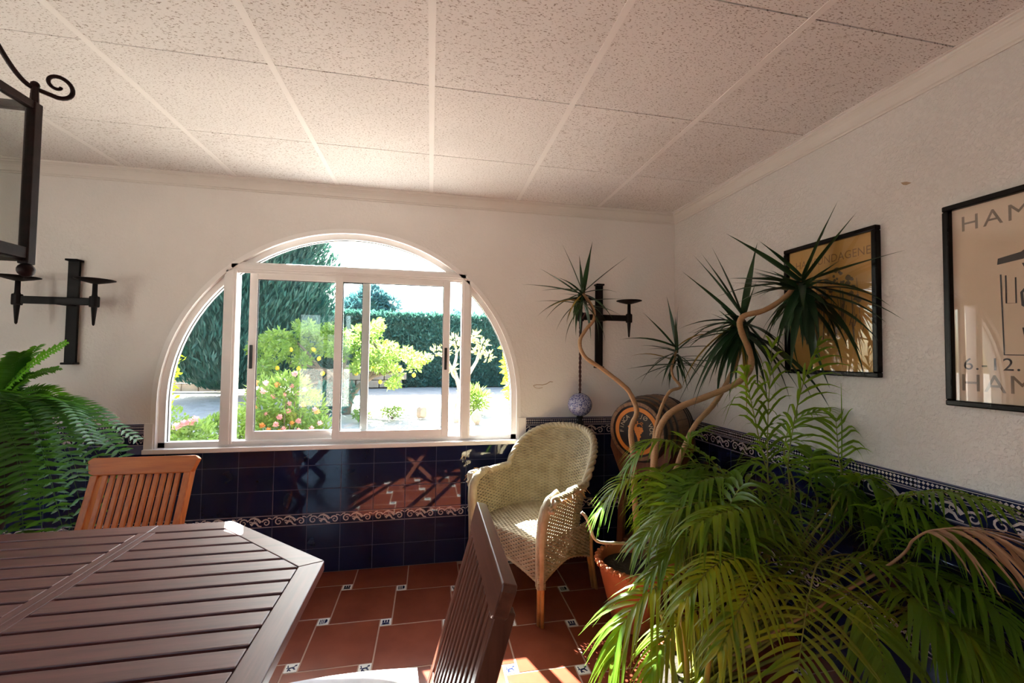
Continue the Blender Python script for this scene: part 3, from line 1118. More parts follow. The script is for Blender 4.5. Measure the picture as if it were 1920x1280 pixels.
# ================================================================== FOLDING CHAIRS
def folding_chair(label, loc, rotz, wood, w, z_top, lean_top, lean_seat, nsl, flare, sl_w=.5, sl_t=.018):
    """front faces local -Y; back plane from (lean_seat, seat) to (lean_top, top)"""
    t = thing('folding_chair', label, 'chair', loc, rotz, 'slatted folding chairs at the table')
    zs = .45
    m_ = M[wood]
    mr = M[wood + '_rail']

    def back(z):
        return lean_seat + (lean_top - lean_seat) * (z - zs) / (z_top - zs)
    bd = Vector((0, lean_top - lean_seat, z_top - zs)).normalized()
    bn = Vector((0, -bd.z, bd.y))
    zr = z_top - .068
    for s in (-1, 1):
        b = MB()
        pts = [(s * (w / 2 - .025), back(zr + .01), zr + .01), (s * (w / 2 - .025), back(zs), zs)]
        b.beam(Vector(pts[1]) - bn * .010, Vector(pts[0]) - bn * .010, .030, .044, bn)
        b.build('back_post', m_, t, bevel=.004)
        b = MB()
        b.beam((s * (w / 2 - .025), back(zs) + .002, zs - .002), (s * (w / 2 - .025), lean_seat - .30, 0), .024, .036, (0, 1, 0))
        b.build('front_leg', m_, t, bevel=.003)
        b = MB()
        b.beam((s * (w / 2 - .055), lean_seat - .34, zs - .03), (s * (w / 2 - .055), lean_seat + .10, 0), .022, .036, (0, 1, 0))
        b.build('rear_leg', m_, t, bevel=.003)
        b = MB()
        b.box((s * (w / 2 - .055) - .011, lean_seat - .42, zs - .045), (s * (w / 2 - .055) + .011, lean_seat - .01, zs - .014))
        b.build('seat_rail', m_, t, bevel=.002)
    # top rail, flared ends
    b = MB()
    hw = w / 2
    c = .016 if flare > .01 else .004
    poly = [(-hw + .012, -.036), (hw - .012, -.036), (hw - flare * .2, -.024), (hw + flare, .026), (hw + flare - c, .040), (-hw - flare + c, .040), (-hw - flare, .026), (-hw + flare * .2, -.024)]
    mtx = Matrix.Translation((0, back(z_top - .04), z_top - .04)) @ Matrix(((1, 0, 0, 0), (0, bd.y, bn.y, 0), (0, bd.z, bn.z, 0), (0, 0, 0, 1)))
    b.prism(poly, -.015, .016, 0, mtx)
    b.build('top_rail', mr, t, bevel=.003)
    # bottom rail of the back and slats
    zb = zs + .035
    b = MB()
    b.beam((-w / 2 + .04, back(zb), zb), (w / 2 - .04, back(zb), zb), .020, .030, bd)
    b.build('lower_rail', m_, t, bevel=.002)
    inner = w - .10
    for k in range(nsl):
        x = -inner / 2 + inner * (k + .5) / nsl
        b = MB()
        b.beam((x, back(zb), zb), (x, back(zr), zr), inner / nsl * sl_w, sl_t, bn)
        b.build('back_slat', m_, t, bevel=.002)
    for k in range(8):
        y = lean_seat - .03 - k * .05
        b = MB()
        b.box((-w / 2 + .028, y - .042, zs - .014), (w / 2 - .028, y, zs))
        b.build('seat_slat', m_, t, bevel=.003)
    return t


near_chair = folding_chair('dark brown slatted folding chair side-on, white cushion on its seat', (.032, -.072, 0), -PI / 2, 'chair_wood', .452, .950, .142, .0, 10, .006)
far_chair = folding_chair('orange brown slatted folding chair behind the table, below the window', (-1.255, .985, 0), 0, 'far_wood', .415, .905, .135, -.03, 11, .012, .66, .012)
# white cushion lying on the near seat
bm = bmesh.new()
bmesh.ops.create_cube(bm, size=1)
bmesh.ops.subdivide_edges(bm, edges=bm.edges[:], cuts=7, use_grid_fill=True)
for v in bm.verts:
    x, y, z = v.co.x * 2, v.co.y * 2, v.co.z * 2
    puff = (1 - abs(x) ** 4) * (1 - abs(y) ** 4)
    v.co = Vector((x * .20 * (1 - .06 * y * y), y * .205 * (1 - .06 * x * x), (z * (.010 + .026 * puff)) + .034))
cme = bpy.data.meshes.new('seat_cushion')
bm.to_mesh(cme)
bm.free()
cme.materials.append(M['cushion'])
cme.polygons.foreach_set('use_smooth', [True] * len(cme.polygons))
cu = place('seat_cushion', cme, (-.195, -.045, .4505))
tag(cu, 'white sunlit cloth cushion on the dark folding chair', 'cushion')
b = MB()
pts = []
for k in range(41):
    a = 2 * PI * k / 40
    c_, s_ = math.cos(a), math.sin(a)
    q = (abs(c_) ** 8 + abs(s_) ** 8) ** (-1 / 8)
    pts.append((.192 * c_ * q, .197 * s_ * q, .034))
b.tube(pts, .005, 6)
b.build('piping', M['cushion'], cu, smooth=True)

# ================================================================== WICKER CHAIR
wk = thing('wicker_armchair', 'pale woven wicker armchair with tall rounded back in the sunny corner', 'chair', (.650, 1.372, 0), math.atan2(-.81, .58))
WS = .42          # seat height
Wf, Wy0, Wy1 = .258, -.255, .0


def u_curve(s):
    """s in 0..1 around the U from front -X to front +X; returns x, y, nx, ny (outward)"""
    side = Wy1 - Wy0
    rb = .275
    arc = PI * (Wf + rb) / 2
    tot = 2 * side + arc
    d = s * tot
    if d < side:
        return -Wf, Wy0 + d, -1.0, 0.0
    if d > tot - side:
        return Wf, Wy0 + (tot - d), 1.0, 0.0
    a = PI - (d - side) / arc * PI
    x, y = Wf * math.cos(a), Wy1 + rb * math.sin(a)
    nx, ny = math.cos(a), math.sin(a)
    return x, y, nx, ny


def top_h(s):
    c = abs(s - .5) * 2            # 0 back .. 1 front
    if c > .97:
        base = .60
    elif c > .52:
        base = .655 - .02 * (c - .52)
    else:
        t = (c / .52)
        base = .655 + .262 * (1 - t ** 2.5) ** .82
    return base


def shell(s, z):
    x, y, nx, ny = u_curve(s)
    f = max(0, z - WS)
    c = abs(s - .5) * 2
    fl = .055 * (f / .5) + .015 * (f / .5) ** 2
    if c > .75:
        fl += .015 * f / .25
    x += nx * fl * 1.4
    y += ny * fl
    if c < .6:
        y += .03 * f * (1 - c / .6) ** .5
    return Vector((x, y, z)), Vector((nx, ny, 0))


sw = MB()
NS = 66
row, z = 0, WS - .01
while z < .93:
    pts, run = [], []
    NN = NS * 2
    for k in range(NN + 1):
        s = k / NN
        ok = top_h(s) > z + .006
        if ok:
            p, n = shell(s, z)
            a = (.0040 if (k // 2 + row) % 2 == 0 else -.0040) * (1.0 if k % 2 else .0)
            pts.append(p + n * a)
        if (not ok or k == NN) and pts:
            run.append(pts)
            pts = []
    for r_ in run:
        if len(r_) > 2:
            sw.tube(r_, .0052, 4, cap=False, up=(0, 0, 1))
    z += .0094
    row += 1
weave = sw.build('weave', M['wicker'], wk, smooth=True)
weave['kind'] = 'stuff'
st = MB()
for k in range(1, NS, 1):
    s = k / NS
    ht = top_h(s)
    st.tube([shell(s, WS - .01 + (ht - WS + .01) * i / 6)[0] for i in range(7)], .0034, 4, cap=False)
stakes = st.build('stakes', M['wicker'], wk, smooth=True)
stakes['kind'] = 'stuff'
# rolled braid along arms and back
br = MB()
for ph in (0, 2.1, 4.2):
    pts = []
    for k in range(321):
        s = k / 320
        p, n = shell(s, top_h(s))
        a = ph + k * .42
        pts.append(p + n * (.012 + .011 * math.cos(a)) + Vector((0, 0, .011 * math.sin(a) + .004)))
    br.tube(pts, .0135, 6)
br.build('braided_rim', M['wicker'], wk, smooth=True)
# loose ends of cane at the arms
le = MB()
for s0 in (.03, .06, .09, .12, .86, .89, .92, .95, .97, .80, .83):
    p, n = shell(s0, top_h(s0))
    for k in range(4):
        a = R.uniform(0, 6.28)
        d = Vector((math.cos(a) * .03, math.sin(a) * .03, R.uniform(-.045, .02)))
        le.tube([p + n * .02, p + n * .035 + d * .5 + Vector((0, 0, .012)), p + n * .045 + d], .0016, 3)
loose = le.build('loose_strands', M['cane'], wk)
loose['kind'] = 'stuff'
# front posts wrapped in cane
for s in (-1, 1):
    b = MB()
    x = s * (Wf + .004)
    pts = [(x, Wy0 - .008, .20), (x, Wy0 - .010, .42), (x + s * .010, Wy0 - .008, .53), (x + s * .020, Wy0 + .004, .598), (x + s * .026, Wy0 + .035, .640), (x + s * .028, Wy0 + .09, .660)]
    b.tube(pts, [.024, .027, .028, .028, .027, .020], 10)
    po = b.build('front_post', M['wicker'], wk, smooth=True)
    b = MB()
    pr = [Vector(p) for p in pts]
    cp = []
    for i in range(len(pr) - 1):
        for k in range(26):
            cp.append(pr[i].lerp(pr[i + 1], k / 26))
    hel = []
    for i, p in enumerate(cp):
        t = (cp[min(i + 1, len(cp) - 1)] - cp[max(i - 1, 0)]).normalized()
        s1 = t.cross(Vector((1, .2, 0))).normalized()
        s3 = s1.cross(t)
        hel += [p + (s1 * math.cos(a) + s3 * math.sin(a)) * .0285 + t * .006 * a / 6.28 for a in (0, 1.57, 3.14, 4.71)]
    b.tube(hel, .0032, 4, cap=False)
    b.build('cane_wrapping', M['wicker'], po, smooth=True)
# woven seat
se = MB()
nr = 44
for k in range(nr):
    y = Wy0 + .004 + (Wy1 + .262 - Wy0) * k / (nr - 1)
    hw = Wf if y < Wy1 else Wf * math.sqrt(max(0.001, 1 - ((y - Wy1) / .275) ** 2))
    n = max(4, int(hw * 2 / .0115))
    pts = [(-hw + 2 * hw * i / n, y, WS - .006 + (.0030 if (i // 2 + k) % 2 else -.0030) * (i % 2)) for i in range(n + 1)]
    se.tube(pts, .0056, 4, cap=False)
seat = se.build('woven_seat', M['wicker'], wk, smooth=True)
# woven apron below the seat on three sides
ap = MB()
def apron_edge(t):       # t 0..1 along a side
    c = abs(t - .5) * 2
    return .272 - .062 * c ** 1.5


sides = [((-Wf, Wy0), (Wf, Wy0), (0, -1)), ((Wf, Wy0), (Wf, Wy1 + .20), (1, 0)), ((-Wf, Wy0), (-Wf, Wy1 + .20), (-1, 0))]
for a, c, n in sides:
    N = 56
    z, row = WS - .012, 0
    while z > .215:
        pts = []
        for k in range(N + 1):
            t = k / N
            ok = apron_edge(t) < z
            if ok:
                off = (.004 if (k // 2 + row) % 2 else -.004) * (k % 2)
                pts.append(Vector((a[0] + (c[0] - a[0]) * t + n[0] * off, a[1] + (c[1] - a[1]) * t + n[1] * off, z)))
            if (not ok or k == N) and pts:
                if len(pts) > 2:
                    ap.tube(pts, .0052, 4, cap=False)
                pts = []
        z -= .0098
        row += 1
    ed = [Vector((a[0] + (c[0] - a[0]) * k / 40, a[1] + (c[1] - a[1]) * k / 40, apron_edge(k / 40))) for k in range(41)]
    ap.tube(ed, .008, 6)
    for k in range(1, 28):
        t = k / 28
        p = Vector((a[0] + (c[0] - a[0]) * t, a[1] + (c[1] - a[1]) * t, 0))
        ap.tube([p + Vector((0, 0, WS)), p + Vector((0, 0, apron_edge(t) - (.012 if k % 2 else .004)))], .0032, 4)
apron = ap.build('woven_apron', M['wicker'], wk, smooth=True)
apron['kind'] = 'stuff'
for sx, sy in ((-1, 0), (1, 0), (-1, 1), (1, 1)):
    b = MB()
    x, y = sx * (Wf - .004), (Wy0 + .004) if not sy else Wy1 + .205
    bx, by = (x, y) if not sy else (x * 1.02, y + .05)
    for d in (-.011, .011):
        b.tube([(x + d, y, WS - .02), (x + d, y, .22), (bx + d, by, 0)], .0115, 8)
    b.build('leg', M['cane'], wk, smooth=True)

# ================================================================== BARREL ON ITS STAND
fc = at(1192, 808, 1.31)
az = math.radians(56)
ax = Vector((math.sin(az), math.cos(az), 0))
BL = .44
bar = thing('wooden_barrel', 'small oak barrel with dark painted head and orange ring, lying in the corner', 'barrel', fc, -az)
NST = 18


def brad(t):      # t along 0..1
    return .180 + .034 * math.sin(PI * t)


for k in range(NST):
    b = MB()
    vs, fs = [], []
    a0, a1 = 2 * PI * k / NST + .006, 2 * PI * (k + 1) / NST - .006
    for i in range(9):
        t = i / 8
        for r in (brad(t), brad(t) - .020):
            for j in range(3):
                a = a0 + (a1 - a0) * j / 2
                vs.append((r * math.cos(a), t * BL, r * math.sin(a)))
    for i in range(8):
        for j in range(2):
            p = i * 6 + j
            fs.append((p, p + 1, p + 7, p + 6))
            fs.append((p + 3, p + 9, p + 10, p + 4))
        fs.append((i * 6, i * 6 + 6, i * 6 + 9, i * 6 + 3))
        fs.append((i * 6 + 2, i * 6 + 5, i * 6 + 11, i * 6 + 8))
    for e in (0, 48):
        fs += [(e, e + 3, e + 4, e + 1), (e + 1, e + 4, e + 5, e + 2)]
    b.add(vs, fs)
    b.build('stave', M['barrel_wood'], bar, smooth=False)
for t0, t1 in ((.0, .075), (.14, .20), (.27, .32), (.68, .73), (.80, .86), (.925, 1.0)):
    b = MB()
    n = 40
    vs, fs = [], []
    for t, d in ((t0, .0015), (t0, .004), (t1, .004), (t1, .0015)):
        for j in range(n):
            a = 2 * PI * j / n
            r = brad(t) + d
            vs.append((r * math.cos(a), t * BL, r * math.sin(a)))
    for i in range(3):
        for j in range(n):
            fs.append((i * n + j, (i + 1) * n + j, (i + 1) * n + (j + 1) % n, i * n + (j + 1) % n))
    b.add(vs, fs)
    b.build('hoop', M['hoop'], bar, smooth=True)
YH = .010
b = MB()
b.lathe([(.001, .0), (.165, .0), (.165, .014), (.001, .014)], (0, YH, 0), 40, axis='Y')
head = b.build('head', M['barrel_dark'], bar)
b = MB()
b.lathe([(.001, .0), (.165, .0), (.165, .014), (.001, .014)], (0, BL - .026, 0), 40, axis='Y')
b.build('head', M['barrel_dark'], bar)


def ring(b, r0, r1, y, n=56, a0=0, a1=2 * PI):
    vs, fs = [], []
    for j in range(n + 1):
        a = a0 + (a1 - a0) * j / n
        vs += [(r0 * math.cos(a), y, r0 * math.sin(a)), (r1 * math.cos(a), y, r1 * math.sin(a))]
    for j in range(n):
        fs.append((2 * j, 2 * j + 2, 2 * j + 3, 2 * j + 1))
    b.add(vs, fs)


b = MB()
ring(b, .147, .122, YH - .0015)
b.build('orange_ring', M['orange_paint'], head)
# lettering round the head
def arc_text(chars, r, a_start, step, size, matname):
    for i, ch in enumerate(chars):
        if ch == ' ':
            continue
        a = a_start - step * i
        me = text_mesh(ch, size, matname)
        o = place('letter', me, (r * math.cos(a), YH - .002, r * math.sin(a)), head)
        o.rotation_euler = (Matrix.Rotation(-(a - PI / 2), 3, 'Y') @ Matrix.Rotation(PI / 2, 3, 'X')).to_euler()


arc_text('FINCA  SJØ VOL', .100, math.radians(186), math.radians(14.6), .038, 'cream_paint')
b = MB()
y = YH - .0018
def flat(pts, yy=y):
    b.add([(x, yy, z) for x, z in pts], [tuple(range(len(pts)))])


# vine leaf, stem and grapes in orange paint
flat([(-.060, .022), (-.046, .034), (-.038, .052), (-.022, .050), (-.012, .058), (-.004, .044), (.004, .030), (-.006, .016), (-.020, .004), (-.034, .010), (-.048, .006)])
ribbon(b, [(-.004, .03), (.006, .044), (.008, .062)], .004, .003, y, 0)
ribbon(b, [(.006, .046), (.022, .048), (.036, .040), (.040, .030)], .002, .0015, y, 0)
ribbon(b, spiral(.034, .048, .010, .003, 0, 1.2, 12), .0018, .0012, y, 0)
gr = [(-.012, .016), (.004, .018), (.020, .020), (.034, .018), (-.006, .004), (.010, .005), (.026, .006), (.038, .006), (-.002, -.008), (.013, -.008), (.028, -.007), (.004, -.020), (.018, -.020), (.010, -.032), (.022, -.032), (.014, -.044), (.016, -.055)]
for gx, gz in gr:
    flat([(gx + .0088 * math.cos(2 * PI * k / 10), gz + .0088 * math.sin(2 * PI * k / 10)) for k in range(10)], y - .0002 * (R.random()))
b.build('grape_emblem', M['orange_paint'], head)
fd = text_mesh('1988', .024, 'ink_olive')

sd = thing('barrel_stand', 'reddish brown wooden cradle stand under the oak barrel', 'stand', (fc.x, fc.y, 0), -az)
zc = fc.z
for t in (.06, .40):
    b = MB()
    poly = []
    rr = brad(t / BL) + .006
    for k in range(13):
        a = math.radians(205 + 130 * k / 12)
        poly.append((rr * math.cos(a), zc + rr * math.sin(a)))
    poly += [(.20, zc - .06), (.205, zc - .13), (.13, zc - .30), (-.13, zc - .30), (-.205, zc - .13), (-.20, zc - .06)]
    # order: arc goes left to right under the barrel; outer goes back right to left
    b.prism(poly, -.016, .016, 0, Matrix.Translation((0, t, 0)) @ Matrix.Rotation(PI / 2, 4, 'X'))
    b.build('cradle_board', M['stand_wood'], sd)
    for s in (-1, 1):
        b = MB()
        b.beam((s * .115, t, zc - .27), (s * .15, t, 0), .04, .035, (0, 1, 0))
        b.build('leg', M['stand_wood'], sd, bevel=.003)
for s in (-1, 1):
    b = MB()
    b.box((s * .115 - .014, .075, zc - .32), (s * .115 + .014, .385, zc - .26))
    b.build('side_rail', M['stand_wood'], sd, bevel=.002)
b = MB()
b.box((-.135, .06, .20), (.135, .40, .222))
b.build('shelf', M['stand_wood'], sd, bevel=.002)


# ================================================================== WALL SCONCES
def sconce(label, x):
    t = thing('wall_sconce', label, 'sconce', (x, YB, 1.61), 0, 'iron candle sconces on the window wall')
    z0, z1 = -.305, .305
    b = MB()
    b.box((-.029, -.030, z0), (.029, -.016, z1))
    b.build('upright_bar', M['iron'], t, bevel=.003)
    for z, dz in ((z0, .012), (z1, -.012)):
        b = MB()
        b.box((-.031, -.052, min(z, z + dz)), (.031, 0, max(z, z + dz)))
        b.build('end_flange', M['iron'], t, bevel=.003)
    AD = -.128
    b = MB()
    b.box((-.195, AD - .012, .030), (.195, AD, .072))
    b.build('cross_arm', M['iron'], t, bevel=.004)
    b = MB()
    b.box((-.022, AD, .032), (.022, -.016, .070))
    b.build('spacer', M['iron'], t)
    for s in (-1, 1):
        b = MB()
        c = (s * .180, AD - .006, .051)
        b.lathe([(.0205, -.030), (.0225, -.024), (.0225, .024), (.0205, .030)], c, 12)
        b.build('collar', M['iron'], t, smooth=False)
        b = MB()
        b.lathe([(.002, -.135), (.006, -.128), (.013, -.030), (.014, .030), (.0115, .040), (.011, .106)], c, 12)
        b.build('spike', M['iron'], t, smooth=True)
        b = MB()
        b.lathe([(.002, .100), (.018, .102), (.055, .112), (.088, .123), (.088, .126), (.055, .118), (.012, .110), (.002, .110)], c, 28)
        b.build('candle_pan', M['iron'], t, smooth=True)
    return t


sconce('black iron two-armed candle sconce on the wall above the fern', -2.025)
sconce('black iron two-armed candle sconce behind the spiky plant, blue ball hanging from it', 1.213)

# hanging ball
hb = thing('hanging_ball_ornament', 'blue and white ceramic ball hanging on a dark red cord with tassel', 'ornament', (1.040, YB - .108, 1.06))
hx, hy, hz = 1.040, YB - .108, 1.053
ho = (1.040, YB - .108, 1.06)
b = MB()
prof = []
for k in range(25):
    a = -PI / 2 + PI * k / 24
    prof.append((max(.001, .084 * math.cos(a)), .080 * math.sin(a)))
b.lathe(prof, (hx, hy, hz), 32)
b.build('ball', M['ceramic'], hb, ho, smooth=True)
b = MB()
for ph in (0, PI):
    b.tube([(hx + .004 * math.cos(ph + k * .6), hy + .004 * math.sin(ph + k * .6), hz + .078 + (1.66 - hz - .078) * k / 90) for k in range(91)], .0058, 5)
b.build('cord', M['cord'], hb, ho, smooth=True)
b = MB()
b.tube([(hx + .022 * math.cos(2 * PI * k / 16) * 1.0, hy - .026 + .034 * math.sin(2 * PI * k / 16), 1.662 + .026 * math.cos(2 * PI * k / 16)) for k in range(17)], .006, 6)
b.build('hanging_loop', M['cord'], hb, ho, smooth=True)
b = MB()
b.lathe([(.012, -.074), (.024, -.085), (.020, -.100), (.014, -.106), (.024, -.115), (.030, -.150), (.034, -.235), (.028, -.240)], (hx, hy, hz), 16)
b.build('tassel', M['tassel'], hb, ho, smooth=True)


# ================================================================== POSTERS
def framed(name, label, y0, y1, z0, z1, fw, paper):
    """hangs on the right wall; y0 < y1"""
    t = thing(name, label, 'poster', (XR, (y0 + y1) / 2, (z0 + z1) / 2), 0, 'framed posters on the side wall')
    cy, cz = (y0 + y1) / 2, (z0 + z1) / 2
    hw, hh = (y1 - y0) / 2, (z1 - z0) / 2
    for lo, hi in (((-.028, -hw, -hh), (0, hw, -hh + fw)), ((-.028, -hw, hh - fw), (0, hw, hh)), ((-.028, -hw, -hh + fw), (0, -hw + fw, hh - fw)), ((-.028, hw - fw, -hh + fw), (0, hw, hh - fw))):
        b = MB()
        b.box(lo, hi)
        b.build('frame_bar', M['black_frame'], t, bevel=.004)
    b = MB()
    b.box((-.010, -hw + fw, -hh + fw), (-.004, hw - fw, hh - fw))
    pp = b.build('print', M[paper], t)
    b = MB()
    b.add([(-.016, -hw + fw, -hh + fw), (-.016, -hw + fw, hh - fw), (-.016, hw - fw, hh - fw), (-.016, hw - fw, -hh + fw)], [(0, 3, 2, 1)])
    b.build('glazing', M['picture_glass'], t)
    return t, pp, hw - fw, hh - fw


RW = Matrix(((0, 0, -1), (-1, 0, 0), (0, 1, 0)))      # text plane onto the right wall (reads towards -y)


def wall_text(parent, body, size, matname, u, v, align='LEFT', spacing=1.0, name='lettering', sx=1.0):
    """u measured towards the viewer's right (-y), v up, from the picture centre"""
    me = text_mesh(body, size, matname, 0, align, spacing)
    o = place(name, me, (-.0104, -u, v), parent)
    o.rotation_euler = RW.to_euler()
    o.scale = (sx, 1, 1)
    return o


def wall_poly(b, pts, d=-.0106, mi=0):
    b.add([(d, -u, v) for u, v in pts], [tuple(range(len(pts)))], mi)


def wall_line(b, pts, w, d=-.0107):
    n = len(pts)
    L, Rr = [], []
    for i, (u, v) in enumerate(pts):
        a, c = pts[max(0, i - 1)], pts[min(n - 1, i + 1)]
        dx, dz = c[0] - a[0], c[1] - a[1]
        q = math.hypot(dx, dz) or 1
        L.append((d, -(u - dz / q * w), v + dx / q * w))
        Rr.append((d, -(u + dz / q * w), v - dx / q * w))
    b.add(L + Rr, [(i, i + 1, n + i + 1, n + i) for i in range(n - 1)])


pa, pb_ = at_x(1470, 468, XR - .014), at_x(1646, 425, XR - .014)
pc, pd = at_x(1652, 707, XR - .014), at_x(1478, 700, XR - .014)
t1, pr1, w1, h1 = framed('framed_poster', 'ochre yellow poster in a thin black frame behind the spiky leaves', (pb_.y + pc.y) / 2, (pa.y + pd.y) / 2, (pc.z + pd.z) / 2, (pa.z + pb_.z) / 2, .021, 'paper_yellow')
wall_text(pr1, 'HAMSUNDAGENE', .052, 'ink_brown', -w1 + .035, h1 - .075, sx=.86, spacing=1.04)
b = MB()
# printed row of tree tops, trunks and reeds
for k in range(60):
    u = -w1 + .05 + R.random() * (2 * w1 - .10)
    v = h1 - .20 + .05 * math.sin(u * 30) + R.uniform(-.045, .03)
    r = R.uniform(.006, .016)
    wall_poly(b, [(u + r * R.uniform(.6, 1.2) * math.cos(2 * PI * q / 7), v + r * R.uniform(.6, 1.2) * math.sin(2 * PI * q / 7)) for q in range(7)], -.0105 - .00002 * k)
for k in range(46):
    u = -w1 + .05 + R.random() * (2 * w1 - .10)
    v0 = -h1 + .12 + R.random() * .10
    wall_line(b, [(u, v0), (u + R.uniform(-.02, .02), v0 + R.uniform(.05, .22))], R.uniform(.001, .0028), -.0105 - .00002 * k)
b.build('woodland_print', M['ink_olive'], pr1)

qa, qc = at_x(1762, 395, XR - .014), at_x(1787, 760, XR - .014)
yL = (qa.y + qc.y) / 2
t2, pr2, w2, h2 = framed('framed_poster', 'cream poster with a black figure drawing in a thick black frame', yL - .52, yL, qc.z, qa.z + .006, .020, 'paper_cream')
wall_text(pr2, 'HAMSUN', .075, 'ink_grey', -w2 + .022, h2 - .058, spacing=1.2)
wall_text(pr2, '6.-12. AUGUST', .058, 'ink_black', -w2 + .022, -h2 + .125, spacing=1.1)
wall_text(pr2, 'HAMARØY', .082, 'ink_grey', -w2 + .012, -h2 + .060, spacing=1.12)
b = MB()
u0 = -w2 + .125
# square block of a figure print: thin frame, table edge, hat and striding figure
wall_line(b, [(u0, .085), (u0 + .004, -.175), (u0 + .21, -.180)], .0022)
wall_line(b, [(u0 + .012, .08), (u0 + .012, -.01), (u0 + .035, -.012), (u0 + .035, .07)], .002)
wall_poly(b, [(u0 - .008, .118), (u0 + .055, .125), (u0 + .060, .150), (u0 - .006, .138)])
wall_line(b, [(u0 + .05, .145), (u0 + .075, .165), (u0 + .12, .172), (u0 + .15, .15), (u0 + .20, .15)], .003)
wall_poly(b, [(u0 + .05, .112), (u0 + .16, .118), (u0 + .155, .108), (u0 + .055, .098)])
wall_line(b, [(u0 + .062, .10), (u0 + .058, .075), (u0 + .068, .055), (u0 + .09, .048)], .0035)
wall_line(b, [(u0 + .07, .05), (u0 + .048, .02), (u0 + .05, -.02), (u0 + .068, -.035)], .0035)
wall_line(b, [(u0 + .08, .045), (u0 + .07, .0), (u0 + .08, -.03)], .003)
wall_poly(b, [(u0 + .072, -.03), (u0 + .11, -.02), (u0 + .15, -.04), (u0 + .17, -.155), (u0 + .06, -.135), (u0 + .062, -.08)])
wall_poly(b, [(u0 + .14, .10), (u0 + .155, .06), (u0 + .16, 0), (u0 + .18, .0), (u0 + .19, .09)])
wall_line(b, [(u0 + .05, -.09), (u0 + .055, -.135), (u0 + .115, -.15)], .003)
b.build('figure_print', M['ink_black'], pr2)

# ================================================================== LANTERN
LT = 1.17
LX1, LY1 = CAM.x - .7952 * LT, CAM.y + LT       # far right post
LW = .20
lz0, lz1 = CAM.z + .180 * LT, CAM.z + .489 * LT
lcx, lcy = LX1 - LW / 2, LY1 - LW / 2
lan = thing('hanging_lantern', 'square dark iron and glass lantern with scrolls hanging over the table', 'lantern', (lcx, lcy, lz0))
LO = (lcx, lcy, lz0)
hw = LW / 2
for sx in (-1, 1):
    for sy in (-1, 1):
        b = MB()
        px, py = lcx + sx * hw, lcy + sy * hw
        b.box((px - .0105, py - .0105, lz0 - .012), (px + .0105, py + .0105, lz1 + .01))
        b.build('corner_post', M['iron_brown'], lan, LO, bevel=.002)
        b = MB()
        b.ball((px, py, lz0 - .026), .016, 14)
        b.build('ball_foot', M['iron_brown'], lan, LO, smooth=True)
        # scroll rising to the centre and curling outwards
        b = MB()
        d = Vector((sx, sy, 0)).normalized()
        base = Vector((px, py, lz1 + .045))
        b.tube([(px, py, lz1), (px, py, lz1 + .048)], [.009, .0065], 8)
        b.ball((px, py, lz1 + .054), .0085, 8)
        b.build('finial', M['iron_brown'], lan, LO)
        b = MB()
        pts = []
        for k in range(25):
            f = k / 24
            rad = hw * math.sqrt(2) * (1 - f)
            pts.append(Vector((lcx, lcy, lz1 + .045 + .19 * (3 * f ** 2 - 2 * f ** 3) ** 1.0)) + d * rad)
        pts = pts[::-1]
        out = []
        for k in range(1, 30):
            f = k / 29
            a = -PI / 2 - .25 + f * 2 * PI * 1.22
            r = .032 * (1 - f * .80)
            out.append(base + d * (.036 + r * math.cos(a)) + Vector((0, 0, .028 + r * math.sin(a))))
        b.tube(pts + out, [.0052] * len(pts) + [.0052 - .0016 * k / 29 for k in range(29)], 7)
        b.build('scroll', M['iron_brown'], lan, LO, smooth=True)
for z, hgt, m_ in ((lz0, .026, 'bottom_rail'), (lz1 - .008, .018, 'top_rail')):
    for s in (-1, 1):
        b = MB()
        b.box((lcx - hw + .0105, lcy + s * hw - .008, z), (lcx + hw - .0105, lcy + s * hw + .008, z + hgt))
        b.build(m_, M['iron_brown'], lan, LO, bevel=.0015)
        b = MB()
        b.box((lcx + s * hw - .008, lcy - hw + .0105, z), (lcx + s * hw + .008, lcy + hw - .0105, z + hgt))
        b.build(m_, M['iron_brown'], lan, LO, bevel=.0015)
for s in (-1, 1):
    b = MB()
    b.box((lcx - hw + .0105, lcy + s * hw - .0015, lz0 + .026), (lcx + hw - .0105, lcy + s * hw + .0015, lz1 - .008))
    b.build('glass_pane', M['lantern_glass'], lan, LO)
    b = MB()
    b.box((lcx + s * hw - .0015, lcy - hw + .0105, lz0 + .026), (lcx + s * hw + .0015, lcy + hw - .0105, lz1 - .008))
    b.build('glass_pane', M['lantern_glass'], lan, LO)
b = MB()
b.box((lcx - hw, lcy - hw, lz0 - .006), (lcx + hw, lcy + hw, lz0 - .001))
b.build('floor_plate', M['iron_brown'], lan, LO)
b = MB()
b.lathe([(.03, .0), (.032, .02), (.012, .03), (.011, .12), (.001, .125)], (lcx, lcy, lz0), 14)
b.build('candle_holder', M['iron_brown'], lan, LO)
zt = lz1 + .235
k = 0
while zt < H - .02:
    b = MB()
    pts = []
    for q in range(13):
        a = 2 * PI * q / 12
        u, w = .009 * math.cos(a), .016 * math.sin(a)
        pts.append((lcx + (u if k % 2 else 0), lcy + (0 if k % 2 else u), zt + .012 + w))
    b.tube(pts, .0028, 6)
    b.build('chain_link', M['iron_brown'], lan, LO, smooth=True)
    zt += .026
    k += 1
b = MB()
b.lathe([(.001, H - .03), (.03, H - .026), (.042, H - .006), (.042, H - .0005), (.001, H - .0005)], (lcx, lcy, 0), 20)
b.build('ceiling_rose', M['iron_brown'], lan, LO, smooth=True)


